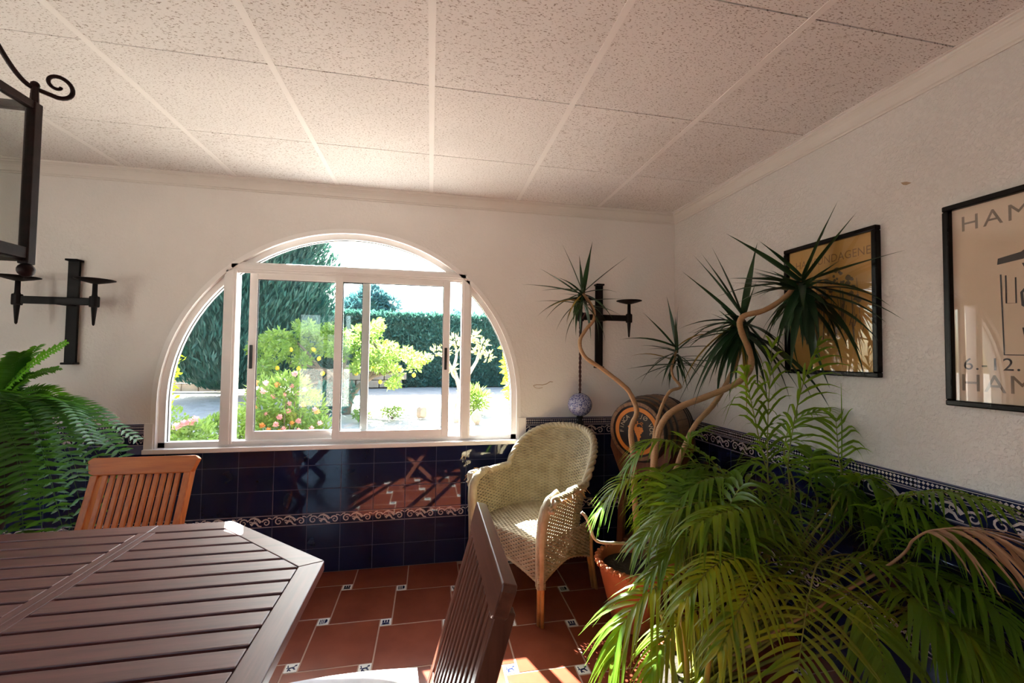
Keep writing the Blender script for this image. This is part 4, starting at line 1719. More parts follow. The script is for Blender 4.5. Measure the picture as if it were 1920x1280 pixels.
# ================================================================== PLANTS
def smooth_path(pts, n):
    """Catmull-Rom through pts"""
    P = [Vector(p) for p in pts]
    P = [P[0] * 2 - P[1]] + P + [P[-1] * 2 - P[-2]]
    segs = len(P) - 3
    out = []
    for k in range(n + 1):
        t = k / n * segs
        i = min(int(t), segs - 1)
        u = t - i
        a, b_, c, d = P[i:i + 4]
        out.append(0.5 * ((2 * b_) + (c - a) * u + (2 * a - 5 * b_ + 4 * c - d) * u * u + (3 * b_ - a - 3 * c + d) * u ** 3))
    return out


# --- dracaena leaves: tip at (1,0,0); arch upwards in the middle
def blade_mesh(name, arch, wid, m_, twist=0.0, n=9):
    vs, qs = [], []
    for i in range(n + 1):
        t = i / n
        w = wid * (0.55 + 1.0 * math.sin(PI * min(1, t * 1.15 + .12)) ** .7 * .5) * (1 - t ** 3.2) + .0004
        z = arch * 4 * t * (1 - t) * (1 + .3 * (t - .5))
        a = twist * t
        dy, dz = math.cos(a) * w, math.sin(a) * w
        vs += [(t, dy, z + dz + w * .35), (t, 0, z), (t, -dy, z - dz + w * .35)]
    for i in range(n):
        p = 3 * i
        qs += [(p, p + 1, p + 4, p + 3), (p + 1, p + 2, p + 5, p + 4)]
    return np_mesh(name, np.array(vs), np.array(qs), m_, smooth=True)


BLADES = [blade_mesh('leaf', a, w, M['dracaena'], tw) for a, w, tw in ((.012, .046, .1), (.03, .048, -.2), (.055, .046, .15), (.085, .048, .3), (.008, .040, 0))]
BLADE_OLD = blade_mesh('leaf', .10, .034, M['dracaena_old'], .5)


def put_leaf(parent, base, tip, width=1.0, old=False, me=None):
    base, tip = Vector(base), Vector(tip)
    d = tip - base
    L = d.length
    x = d.normalized()
    up = Vector((0, 0, 1))
    if abs(x.z) > .97:
        up = Vector((R.uniform(-1, 1), R.uniform(-1, 1), .2))
    y = up.cross(x).normalized()
    z = x.cross(y)
    if me is None:
        if old:
            me = BLADE_OLD
        elif x.z > .45:
            me = BLADES[R.choice((0, 4, 0))]
        elif x.z > -.1:
            me = BLADES[R.choice((1, 2, 0))]
        else:
            me = BLADES[R.choice((2, 3, 3))]
    o = bpy.data.objects.new('leaf', me)
    COL.objects.link(o)
    o.parent = parent
    m = Matrix((x, y, z)).transposed().to_4x4()
    m = Matrix.Translation(base) @ m @ Matrix.Diagonal((L, L * width, L, 1))
    o.matrix_local = m
    return o


POTC = Vector((1.085, .965, 0))
dr = thing('potted_dracaena', 'tall spiky dracaena with four crooked trunks in a rope-rimmed terracotta pot', 'plant', POTC)
b = MB()
b.lathe([(.105, 0), (.112, .01), (.150, .16), (.178, .27), (.186, .29), (.186, .325), (.170, .325), (.166, .29), (.150, .25), (.02, .25)], (0, 0, 0), 40)
pot = b.build('pot', M['terracotta'], dr, smooth=True)
b = MB()
pts = []
for k in range(261):
    a = 2 * PI * k / 260
    c_ = a * 32
    pts.append(((.188 + .012 * math.cos(c_)) * math.cos(a), (.188 + .012 * math.cos(c_)) * math.sin(a), .318 + .012 * math.sin(c_)))
b.tube(pts, .0075, 5, cap=False)
b.tube([(.188 * math.cos(2 * PI * k / 48), .188 * math.sin(2 * PI * k / 48), .318) for k in range(49)], .011, 8, cap=False)
b.build('rope_rim', M['terracotta'], pot, smooth=True)
b = MB()
b.lathe([(.001, .262), (.163, .268), (.163, .285), (.10, .295), (.001, .290)], (0, 0, 0), 24)
b.build('soil', M['soil'], dr)


def W3(lst):
    return [at(*q) - POTC for q in lst]


def trunk(name, lst, r0, r1, m_='trunk', n=60):
    p = smooth_path(W3(lst), n)
    b = MB()
    b.tube(p, [r0 + (r1 - r0) * (i / n) ** .8 + .0008 * math.sin(i * 2.1) for i in range(n + 1)], 10)
    return b.build(name, M[m_], dr, smooth=True)


C1, C2, C3, C4 = (1092, 548, 1.33), (1269, 655, 1.15), (1393, 600, .85), (1503, 526, .57)
trunk('trunk', [(1196, 1045, .975), (1195, 1000, .985), (1190, 930, 1.0), (1188, 860, 1.03), (1183, 805, 1.06), (1194, 772, 1.08), (1182, 738, 1.1), (1166, 720, 1.12), (1130, 692, 1.18), (1096, 668, 1.23), (1087, 640, 1.26), (1100, 616, 1.28), (1113, 600, 1.29), (1112, 578, 1.31), C1], .018, .009)
trunk('trunk', [(1226, 1050, .95), (1222, 1000, .95), (1221, 930, .94), (1227, 870, .93), (1231, 825, .92), (1245, 787, .9), (1272, 764, .88), (1320, 745, .84), (1362, 728, .8), (1390, 712, .76), (1408, 688, .73), (1405, 658, .71), (1392, 627, .69), (1387, 604, .68), (1397, 591, .66), (1432, 582, .63), (1468, 560, .6), C4], .020, .012)
trunk('trunk', [(1240, 1050, .93), (1248, 1000, .92), (1262, 900, .90), (1298, 806, .89), (1335, 762, .88), (1353, 735, .87), (1376, 690, .86), (1391, 640, .85), C3], .017, .011)
trunk('trunk', [(1208, 1048, .99), (1212, 960, 1.0), (1222, 880, 1.0), (1226, 820, 1.02), (1238, 770, 1.05), (1255, 735, 1.08), (1276, 725, 1.1), (1262, 706, 1.12), (1260, 685, 1.14), C2], .012, .007)
trunk('dead_branch', [(1215, 1030, .93), (1190, 1020, .88), (1160, 1018, .85), (1125, 1016, .83), (1112, 1005, .83), (1106, 985, .83), (1098, 968, .83), (1090, 960, .84)], .007, .0075, 'dead_wood', 40)

TIPS = {
    C1: [(1053, 455), (1111, 452), (1086, 478), (1178, 480), (1012, 503), (1045, 520), (978, 533), (1003, 565), (1008, 592), (1020, 585), (1042, 622), (1060, 645), (1158, 548), (1166, 592), (1108, 640), (1080, 630), (1022, 600), (1150, 600), (1122, 642), (1075, 600), (1062, 610), (1135, 640), (1092, 630), (1015, 545), (1172, 560)],
    C2: [(1250, 555), (1266, 592), (1272, 570), (1160, 637), (1200, 648), (1172, 692), (1186, 716), (1200, 722), (1334, 606), (1342, 628), (1352, 650), (1362, 682), (1272, 728), (1290, 735), (1312, 706), (1240, 725), (1226, 712), (1205, 585), (1330, 690), (1255, 730), (1180, 668), (1345, 700), (1282, 722), (1220, 690)],
    C3: [(1278, 508), (1300, 478), (1314, 474), (1334, 462), (1420, 455), (1418, 528), (1286, 624), (1280, 648), (1308, 692), (1276, 738), (1268, 765), (1298, 750), (1328, 725), (1346, 765), (1368, 752), (1452, 705), (1482, 752), (1523, 748), (1556, 765), (1440, 765), (1400, 775), (1320, 700), (1340, 705), (1290, 720), (1300, 770), (1470, 690), (1500, 735), (1380, 730), (1420, 740), (1312, 740), (1358, 720), (1436, 720), (1455, 745)],
    C4: [(1572, 375), (1606, 398), (1548, 430), (1700, 468), (1362, 438), (1424, 452), (1365, 522), (1340, 558), (1670, 574), (1695, 600), (1662, 605), (1648, 640), (1616, 668), (1556, 728), (1530, 668), (1505, 655), (1478, 630), (1448, 618), (1428, 646), (1462, 596), (1522, 706), (1482, 700), (1376, 574), (1620, 705), (1590, 655), (1455, 660), (1500, 690), (1545, 690), (1400, 600), (1580, 690), (1650, 560), (1420, 560), (1490, 640), (1536, 640), (1568, 640)],
}
for c, tips in TIPS.items():
    cw = at(*c)
    axis = Vector((0, 0, 1))
    wd = {C1: .88, C2: .80, C3: 1.0, C4: 1.0}[c]
    for i, (tx, ty) in enumerate(tips):
        long_ = math.hypot(tx - c[0], ty - c[1])
        spread = .20 if c in (C3, C4) else .16
        up_ = ty < c[1] - 40
        dy = R.uniform(-spread, spread) * (.5 if up_ else 1.0)
        if tx > 1640:
            dy = R.uniform(-.16, -.05)
        tip = at(tx, ty, c[2] + dy)
        if tip.x > XR - .05:
            tip = at_x(tx, ty, XR - .055)
        base = cw + (tip - cw).normalized() * .008 + Vector((0, 0, R.uniform(-.09 if ty > c[1] else -.03, .015)))
        put_leaf(dr, base - POTC, tip - POTC, wd * R.uniform(.85, 1.15) * (.30 / max(.16, (tip - cw).length)) ** .45, old=(i % 11 == 9 and c is not C4))
    nfill = {C1: 12, C2: 14, C3: 56, C4: 48}[c]
    for k in range(nfill):
        a = R.uniform(0, 2 * PI)
        el = R.choice((R.uniform(-75, -30), R.uniform(-60, -5), R.uniform(-15, 30)))
        d = Vector((math.cos(a) * math.cos(math.radians(el)), math.sin(a) * math.cos(math.radians(el)), math.sin(math.radians(el))))
        L = R.uniform(.22, .34) if c in (C3, C4) else R.uniform(.14, .22)
        base = cw + Vector((0, 0, R.uniform(-.07, 0)))
        tip = base + d * L
        if tip.x > XR - .06 or tip.y > YB - .05:
            continue
        put_leaf(dr, base - POTC, tip - POTC, wd * R.uniform(.9, 1.2))


# --- feather fronds (palm and fern)
def leaflet_strip(p, d, nrm, length, width, droop, n=5, taper=1.4, curl=0.0):
    vs, qs = [], []
    w_ = d.cross(nrm).normalized()
    for i in range(n + 1):
        t = i / n
        q = p + d * (length * t) + Vector((0, 0, -1)) * (droop * length * t * t) + nrm * (curl * length * math.sin(PI * t))
        w = width * .5 * min(1.0, .35 + t * 3.0) * max(.03, 1 - t ** taper * .97)
        up = nrm * (w * .35)
        vs += [q + w_ * w + up, q, q - w_ * w + up]
    for i in range(n):
        a = 3 * i
        qs += [(a, a + 1, a + 4, a + 3), (a + 1, a + 2, a + 5, a + 4)]
    return vs, qs


def frond(parent, org, ctrl, npair, L, width, droop, mats, split=False, name='frond', t0=.25, rach=.006, a0=66, a1=24, lift=.25, roll=0.0, nseg=5, prof=None, stem_m=None, jit=.12, side=None):
    n = 48
    path = smooth_path([Vector(c) - org for c in ctrl], n)
    b = MB()
    b.tube(path, [rach * (1 - .8 * i / n) for i in range(n + 1)], 6)
    fr = b.build(name, stem_m or M['palm_stem'], parent, smooth=True)
    V, Q = [], []
    for k in range(npair):
        t = t0 + (1 - t0) * (k + .5) / npair
        i = t * n
        i0 = min(int(i), n - 1)
        p = path[i0].lerp(path[i0 + 1], i - i0)
        T = (path[min(i0 + 2, n)] - path[max(i0 - 1, 0)]).normalized()
        S = T.cross(Vector((0, 0, 1)))
        S = S.normalized() if S.length > .12 else T.orthogonal().normalized()
        if side is not None:
            S = (Vector(side) - T * T.dot(Vector(side))).normalized()
        N = S.cross(T).normalized()
        if roll:
            q = Matrix.Rotation(roll, 3, T)
            S, N = q @ S, q @ N
        u = (t - t0) / (1 - t0)
        ln = L * (prof(u) if prof else (math.sin(PI * (.16 + .74 * u)) ** .75))
        al = math.radians(a0 + (a1 - a0) * u)
        for sd_ in (-1, 1):
            d = (T * math.cos(al) + S * (sd_ * math.sin(al)) + N * lift).normalized()
            d = (d + Vector((R.uniform(-jit, jit), R.uniform(-jit, jit), R.uniform(-jit, jit)))).normalized()
            vs, qs = leaflet_strip(p, d, N, ln * R.uniform(.85, 1.12), width * 1.25 * R.uniform(.85, 1.15), droop * R.uniform(.7, 1.3), nseg)
            lim = XR - .014 - org.x
            for v_ in vs:
                v_.x = min(v_.x, lim)
            if split:
                me = np_mesh('leaflet', np.array([tuple(v) for v in vs]), np.array(qs), mats, smooth=True)
                place('leaflet', me, parent=fr)
            else:
                o = len(V)
                V += [tuple(v) for v in vs]
                Q += [tuple(a + o for a in q_) for q_ in qs]
    if not split:
        me = np_mesh('leaflets', np.array(V), np.array(Q), mats, smooth=True)
        lo = place('leaflets', me, parent=fr)
        lo['kind'] = 'stuff'
    return fr


P0 = Vector((1.0, .32, .20))
pm = thing('potted_areca_palm', 'big bushy yellow-green feather palm in a ribbed red clay pot', 'plant', (1.0, .32, 0))
PO = Vector((1.0, .32, 0))
b = MB()
prof = [(.12, 0), (.125, .01), (.165, .10), (.188, .17), (.20, .175), (.20, .21), (.184, .21), (.18, .175), (.02, .16)]
b.lathe(prof, (0, 0, 0), 48)
ppot = b.build('pot', M['terracotta_red'], pm)
b = MB()
for k in range(60):
    a = 2 * PI * k / 60
    c_, s_ = math.cos(a), math.sin(a)
    b.tube([(.127 * c_, .127 * s_, .015), (.167 * c_, .167 * s_, .10), (.190 * c_, .190 * s_, .168), (.203 * c_, .203 * s_, .195), (.196 * c_, .196 * s_, .214), (.184 * c_, .184 * s_, .211)], .0052, 5)
ribs = b.build('ribs', M['terracotta_red'], ppot, smooth=True)
ribs['kind'] = 'stuff'
b = MB()
b.lathe([(.001, .165), (.18, .165), (.18, .180), (.001, .195)], (0, 0, 0), 24)
b.build('soil', M['soil'], pm)


def pf(pts, npair, L, width, droop, m_='palm', split=False, base=None, **kw):
    ctrl = [base if base is not None else P0 + Vector((R.uniform(-.06, .06), R.uniform(-.06, .06), -.02))] + [at(*q) for q in pts]
    for c in ctrl:
        c.x = min(c.x, XR - .04)
    return frond(pm, PO, ctrl, npair, L, width, droop, M[m_], split, **kw)


# A bright fan whose leaflets hang over the clump
pf([(1560, 1090, .38), (1500, 985, .36), (1430, 950, .30), (1360, 960, .24), (1300, 985, .20)], 22, .20, .020, .75, split=True, t0=.42, rach=.005)
# B lower frond arching to the left and down, brightest where the sun reaches it
pf([(1440, 1150, .36), (1340, 1085, .32), (1250, 1090, .30), (1180, 1150, .27), (1150, 1240, .25)], 26, .21, .018, .75, split=True, t0=.30, rach=.005)
# D frond coming forward and down
pf([(1590, 1060, .30), (1540, 1050, .18), (1518, 1110, .05), (1505, 1190, -.05), (1495, 1270, -.10)], 18, .25, .0125, .50, split=True, t0=.34, rach=.005, a0=80, a1=40)
# E frond to the right with yellow tips
pf([(1540, 1100, .32), (1580, 1050, .22), (1650, 1058, .14), (1720, 1105, .06), (1790, 1215, .0)], 22, .20, .017, .6, split=True, t0=.34)
# C frond over the dracaena pot with bluish sheen
pf([(1330, 1010, .62), (1280, 930, .70), (1225, 895, .72), (1165, 905, .72), (1120, 965, .72)], 22, .17, .016, .7, 'palm', True, t0=.36)
# J pointed frond against the wall, K bare stalk, I spear
pf([(1555, 960, .42), (1590, 900, .44), (1615, 850, .45), (1642, 782, .46)], 10, .32, .014, .50, 'palm', True, t0=.55, a0=72, a1=38, lift=.15, side=(.98, -.19, 0))
# G withered frond on the right
pf([(1650, 1070, .14), (1715, 1010, .05), (1760, 992, -.01), (1840, 995, -.12), (1925, 1045, -.22)], 18, .32, .013, .62, 'palm_dead', True, t0=.48, a0=34, a1=12, lift=-.05, stem_m=M['palm_dead'], jit=.2)
nsplit_rest = [
    # H upright yellow-green fronds in front of the trunks
    ([(1450, 1000, .48), (1440, 900, .50), (1440, 780, .50), (1448, 640, .48)], 13, .30, .0130, .75, 'palm', dict(t0=.42, a0=40, a1=16, lift=.1, side=(.98, -.19, 0))),
    ([(1460, 960, .50), (1432, 860, .52), (1410, 760, .53), (1394, 690, .53)], 12, .30, .0130, .85, 'palm', dict(t0=.42, a0=38, a1=16, side=(.98, -.19, 0))),
    ([(1470, 980, .5), (1478, 860, .5), (1500, 740, .48), (1535, 640, .44)], 12, .28, .0130, .7, 'palm', dict(t0=.46, a0=38, a1=16, side=(.98, -.19, 0))),
    ([(1480, 960, .52), (1470, 850, .54), (1490, 790, .54), (1560, 765, .50)], 14, .19, .013, .6, 'palm', dict(t0=.42)),
    # M, N over the barrel
    ([(1380, 980, .62), (1320, 890, .66), (1270, 835, .68), (1215, 830, .69), (1175, 880, .70)], 20, .15, .016, .7, 'palm', dict(t0=.4)),
    ([(1400, 970, .60), (1340, 870, .62), (1290, 830, .62), (1330, 800, .60)], 16, .14, .016, .55, 'palm', dict(t0=.4)),
    ([(1420, 990, .55), (1360, 890, .56), (1300, 880, .56), (1230, 930, .56)], 22, .17, .017, .7, 'palm', dict(t0=.36)),
    ([(1430, 1000, .50), (1380, 905, .48), (1310, 905, .45), (1235, 985, .43)], 22, .17, .017, .7, 'palm', dict(t0=.36)),
    ([(1440, 1060, .45), (1390, 960, .42), (1320, 940, .40), (1240, 975, .38), (1195, 1020, .37)], 22, .16, .017, .7, 'palm', dict(t0=.36)),
    ([(1430, 1100, .42), (1360, 1010, .38), (1280, 1010, .34), (1215, 1080, .32)], 22, .17, .017, .75, 'palm', dict(t0=.34)),
    ([(1450, 1110, .36), (1400, 1050, .24), (1340, 1060, .14), (1280, 1130, .08)], 22, .18, .017, .75, 'palm', dict(t0=.34)),
    ([(1480, 1120, .32), (1450, 1080, .18), (1400, 1120, .06), (1350, 1220, -.02)], 22, .18, .017, .75, 'palm', dict(t0=.34)),
    ([(1420, 1190, .36), (1330, 1140, .28), (1260, 1180, .22), (1220, 1270, .20)], 20, .17, .017, .8, 'palm', dict(t0=.3)),
    # fill above and behind, in shade
    ([(1520, 980, .50), (1520, 900, .55), (1550, 850, .58), (1610, 860, .56)], 18, .17, .016, .6, 'palm', dict(t0=.36)),
    ([(1560, 1000, .40), (1600, 920, .40), (1670, 895, .34), (1750, 920, .26)], 20, .18, .017, .6, 'palm', dict(t0=.36)),
    ([(1500, 1000, .52), (1460, 910, .58), (1420, 870, .62), (1370, 890, .64)], 20, .17, .016, .6, 'palm', dict(t0=.34)),
    ([(1540, 1010, .44), (1560, 930, .46), (1600, 900, .46), (1650, 930, .44)], 18, .17, .016, .7, 'palm', dict(t0=.34)),
    ([(1600, 1060, .28), (1660, 990, .22), (1730, 980, .14), (1800, 1010, .02)], 20, .19, .017, .7, 'palm', dict(t0=.34)),
    ([(1610, 1090, .24), (1690, 1060, .12), (1760, 1080, .02), (1820, 1150, -.06)], 20, .19, .018, .7, 'palm', dict(t0=.34)),
    ([(1620, 1120, .20), (1690, 1110, .06), (1750, 1160, -.05), (1800, 1260, -.12)], 20, .19, .018, .8, 'palm', dict(t0=.34)),
    ([(1640, 1150, .18), (1720, 1150, .02), (1800, 1180, -.10), (1880, 1260, -.2)], 20, .20, .018, .7, 'palm', dict(t0=.34)),
    ([(1560, 1120, .30), (1600, 1120, .12), (1640, 1180, 0), (1660, 1270, -.08)], 20, .18, .017, .8, 'palm', dict(t0=.34)),
    ([(1500, 1040, .48), (1530, 960, .52), (1490, 920, .56), (1440, 960, .56)], 20, .16, .016, .8, 'palm', dict(t0=.34)),
    ([(1660, 1080, .22), (1730, 1020, .14), (1790, 1010, .04), (1850, 1060, -.06)], 20, .20, .016, .7, 'palm', dict(t0=.3)),
    ([(1640, 1060, .30), (1700, 960, .26), (1760, 940, .18), (1830, 990, .04)], 20, .20, .016, .8, 'palm', dict(t0=.3)),
    ([(1660, 1160, .20), (1750, 1100, .06), (1830, 1110, -.06), (1900, 1180, -.16)], 20, .20, .016, .8, 'palm', dict(t0=.3)),
    ([(1680, 1180, .16), (1760, 1160, .0), (1820, 1200, -.1), (1860, 1280, -.15)], 20, .20, .016, .8, 'palm', dict(t0=.3)),
    ([(1600, 1000, .42), (1660, 920, .42), (1720, 930, .36), (1770, 990, .26)], 20, .18, .016, .9, 'palm', dict(t0=.3)),
    ([(1640, 1020, .30), (1720, 940, .22), (1800, 920, .08), (1880, 950, -.10)], 18, .18, .016, .7, 'palm', dict(t0=.4)),
]
for k in range(26):
    # inner fronds that fill the clump, each arching out and down from the crown of canes
    a = R.uniform(0, 2 * PI)
    rch = R.uniform(.28, .62)
    hgt = R.uniform(.55, .95)
    d = Vector((math.cos(a), math.sin(a), 0))
    c1 = P0 + d * rch * .25 + Vector((0, 0, hgt * .55))
    c2 = P0 + d * rch * .65 + Vector((0, 0, hgt * .80))
    c3 = P0 + d * rch * 1.1 + Vector((0, 0, hgt * .62))
    if c3.y < .0 or c3.x > XR - .1 or c3.x < .80 + .32 * max(0, c3.y - .2):
        d = Vector((R.uniform(.05, .6), abs(d.y) + .2, 0)).normalized()
        rch = min(rch, .5)
        c1 = P0 + d * rch * .25 + Vector((0, 0, hgt * .55))
        c2 = P0 + d * rch * .6 + Vector((0, 0, hgt * .80))
        c3 = P0 + d * rch * 1.0 + Vector((0, 0, hgt * .62))
    frond(pm, PO, [P0, c1, c2, c3], 18, R.uniform(.17, .22), .018, R.uniform(.5, .8), M['palm'], False, t0=.34, rach=.004)
for pts, npair, L, width, droop, m_, kw in nsplit_rest:
    pf(pts, npair, L, width, droop, m_, **kw)
for pts, r in (([(1570, 980, .44), (1578, 860, .46), (1577, 690, .47)], .0055), ([(1590, 960, .40), (1660, 850, .36), (1735, 752, .30)], .0035), ([(1540, 960, .48), (1600, 800, .50), (1612, 740, .50)], .002)):
    b = MB()
    p = smooth_path([P0 - PO] + [at(*q) - PO for q in pts], 30)
    b.tube(p, [r * (1.1 - i / 30) + .0007 for i in range(31)], 6)
    b.build('spear_leaf', M['palm'], pm, smooth=True)
# canes rising from the pot
for k in range(9):
    a = 2 * PI * k / 9 + .3
    b = MB()
    x, y = .075 * math.cos(a), .075 * math.sin(a)
    p = smooth_path([(x, y, .17), (x * 1.5, y * 1.5, .36), (x * 2.2, y * 2.2, .54)], 14)
    b.tube(p, [.011 - .005 * i / 14 for i in range(15)], 8)
    b.build('cane', M['palm_stem'], pm, smooth=True)

# --- fern on its pedestal
FC = Vector((-1.96, 1.26, 1.10))
fn = thing('potted_fern', 'lush green sword fern spilling over a pot on a pedestal in the corner', 'plant', (FC.x, FC.y, 0))
FO = Vector((FC.x, FC.y, 0))
b = MB()
b.lathe([(.10, .72), (.105, .73), (.15, .98), (.165, .99), (.165, 1.02), (.145, 1.02), (.14, .99), (.02, .97)], (0, 0, 0), 28)
b.build('pot', M['dark_pot'], fn, smooth=True)
b = MB()
b.lathe([(.001, .985), (.14, .985), (.14, 1.0), (.001, 1.02)], (0, 0, 0), 20)
b.build('soil', M['soil'], fn)
b = MB()
b.lathe([(.16, 0), (.16, .03), (.08, .06), (.05, .14), (.045, .55), (.08, .66), (.14, .70), (.14, .72), (.001, .72)], (0, 0, 0), 24)
b.build('pedestal', M['dark_pot'], fn, smooth=True)


def fern_frond(tip, rise, wide=.078, npair=36):
    base = FC + Vector((R.uniform(-.08, .08), R.uniform(-.08, .08), -.08))
    tip = Vector(tip)
    tip.y = min(tip.y, YB - .06)
    m1 = base.lerp(tip, .28) + Vector((0, 0, rise * .8))
    m2 = base.lerp(tip, .62) + Vector((0, 0, rise))
    for m_ in (m1, m2):
        m_.y = min(m_.y, YB - .08)
    path = smooth_path([base - FO, m1 - FO, m2 - FO, tip - FO], 40)
    rol = R.uniform(-.5, .5)
    V, Q = [], []
    b = MB()
    b.tube(path, [.0028 * (1 - .7 * i / 40) for i in range(41)], 4)
    for k in range(npair):
        t = .14 + .85 * (k + .5) / npair
        i = t * 40
        i0 = min(int(i), 39)
        p = path[i0].lerp(path[i0 + 1], i - i0)
        T = (path[i0 + 1] - path[i0]).normalized()
        S = T.cross(Vector((0, 0, 1)))
        S = S.normalized() if S.length > .1 else T.orthogonal().normalized()
        S = Matrix.Rotation(rol, 3, T) @ S
        N = S.cross(T)
        ln = wide * math.sin(PI * (.12 + .80 * (t - .1))) ** .7 * 1.05
        for s in (-1, 1):
            d = (S * s + T * .25 + N * R.uniform(.05, .22)).normalized()
            vs, qs = leaflet_strip(p, d, N, ln * R.uniform(.85, 1.1), .0165, .12, 3, 2.6)
            o = len(V)
            V += [tuple(v) for v in vs]
            Q += [tuple(a + o for a in q) for q in qs]
    o = len(V)
    V += b.v
    Q += [f for f in [tuple(i + o for i in f) for f in b.f] if len(f) == 4]
    place('frond', np_mesh('frond', np.array(V), np.array(Q), M['fern'], smooth=True), parent=fn)


for (tx, ty, Y, rise) in [(128, 640, 1.34, .04), (72, 648, 1.30, .03), (38, 660, 1.25, .05), (112, 690, 1.4, .06), (205, 800, 1.42, .10), (262, 828, 1.36, .16), (250, 880, 1.26, .22), (228, 850, 1.18, .18), (180, 835, 1.1, .16),
                          (215, 905, 1.2, .24), (168, 1000, 1.12, .34), (120, 1000, 1.0, .30), (110, 960, .98, .28), (80, 1010, .95, .32), (45, 1000, .95, .32), (10, 1010, 1.0, .36), (-40, 960, 1.0, .3), (-80, 850, 1.1, .2), (-60, 720, 1.25, .1),
                          (150, 900, 1.0, .22), (60, 940, .9, .2), (200, 970, 1.3, .3), (150, 1050, 1.3, .34), (40, 1050, 1.2, .34), (-20, 1050, 1.1, .34)]:
    fern_frond(at(tx, ty, Y), rise)
for k in range(7):
    a = R.uniform(0, 2 * PI)
    r = R.uniform(.22, .46)
    tip = FC + Vector((math.cos(a) * r, math.sin(a) * r, R.uniform(-.65, .12)))
    if tip.y > YB - .1:
        tip.y = YB - .1 - R.random() * .1
    fern_frond(tip, R.uniform(.1, .3))


# ================================================================== THE GARDEN
gm = MB()
nx, ny = 36, 36
vs, fs = [], []
for j in range(ny + 1):
    for i in range(nx + 1):
        x = -60 + 120 * i / nx
        y = YB + WT - 40 + (110) * j / ny
        vs.append((x, y, -.13 + (.06 * math.sin(x * .7) * math.sin(y * .9) if y > 3 else 0)))
for j in range(ny):
    for i in range(nx):
        a = j * (nx + 1) + i
        fs.append((a, a + 1, a + nx + 2, a + nx + 1))
gm.add(vs, fs)
struct(gm.build('ground', M['gravel'], smooth=True), 'pale sunlit garden ground beyond the window')
GZ = -.10


def crown_pts(n, c, r, shell_=.55, squash=None):
    u = NR.normal(size=(n, 3))
    u /= np.linalg.norm(u, axis=1, keepdims=True)
    rr = (shell_ + (1 - shell_) * NR.uniform(0, 1, n) ** .5)[:, None]
    return np.array(c) + u * rr * np.array(r), u


def foliage_obj(name, mats, parent, org, lumps, n, L, Wd, up=.2, droop=0.0, stuff=True, flower=None, nflower=0):
    """lumps: list of (centre, radii); leaves spread over all lumps by volume"""
    vol = np.array([a[1][0] * a[1][1] * a[1][2] for a in lumps]) ** (2 / 3)
    cnt = np.maximum(8, (n * vol / vol.sum()).astype(int))
    C, D = [], []
    for (c, r), k in zip(lumps, cnt):
        p, u = crown_pts(k, c, r)
        C.append(p)
        d = u * .8 + NR.normal(size=u.shape) * .6
        d[:, 2] += up - droop
        D.append(d)
    C, D = np.concatenate(C), np.concatenate(D)
    V, Q = leaf_cards(C - np.array(org), D, L, Wd)
    o = place(name, np_mesh(name, V, Q, mats, smooth=False), parent=parent)
    if stuff:
        o['kind'] = 'stuff'
    return o


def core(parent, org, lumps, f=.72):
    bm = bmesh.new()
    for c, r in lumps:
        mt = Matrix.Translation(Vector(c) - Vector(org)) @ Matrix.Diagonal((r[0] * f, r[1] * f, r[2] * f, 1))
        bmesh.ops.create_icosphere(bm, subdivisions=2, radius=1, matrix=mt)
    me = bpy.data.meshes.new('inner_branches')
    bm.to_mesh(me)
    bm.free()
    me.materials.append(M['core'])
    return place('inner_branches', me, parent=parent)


# tall dark cypress
def cypress(label, x, y, prof, n, L, Wd, name='cypress_tree'):
    t = thing(name, label, 'tree', (x, y, GZ))
    org = (x, y, GZ)
    zs = np.array([p[0] for p in prof])
    rs = np.array([p[1] for p in prof])
    w = np.interp(np.linspace(zs[0], zs[-1], 400), zs, rs)
    z = NR.choice(np.linspace(zs[0], zs[-1], 400), size=n, p=(w + .15) / (w + .15).sum())
    r = np.interp(z, zs, rs) * NR.uniform(.72, 1.06, n)
    a = NR.uniform(0, 2 * PI, n)
    r = r * (1 + .10 * np.sin(a * 5 + z * 1.3) + .06 * np.sin(a * 11 - z * 3))
    C = np.stack([r * np.cos(a), r * np.sin(a), z], 1)
    D = np.stack([np.cos(a) * .55, np.sin(a) * .55, np.full(n, 1.0)], 1) + NR.normal(size=(n, 3)) * .25
    V, Q = leaf_cards(C, D, L, Wd, .2)
    o = place('foliage', np_mesh('foliage', V, Q, M['cypress']), parent=t)
    o['kind'] = 'stuff'
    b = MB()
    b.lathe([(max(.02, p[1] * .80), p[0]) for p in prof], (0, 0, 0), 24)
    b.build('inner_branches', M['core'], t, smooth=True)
    b = MB()
    b.tube([(0, 0, -.1), (0, 0, prof[0][0] + 1)], [.22, .18], 10)
    b.build('trunk', M['bark'], t)
    return t


cypress('huge dark green cypress filling the window beside its fixed pane', -6.6, 14.6, [(.25, .7), (.6, 1.5), (1.2, 2.3), (2.2, 2.95), (4, 2.9), (6, 2.45), (8, 1.95), (10, 1.40), (11.5, .85), (12.8, .30), (13.3, .05)], 52000, .30, .06)
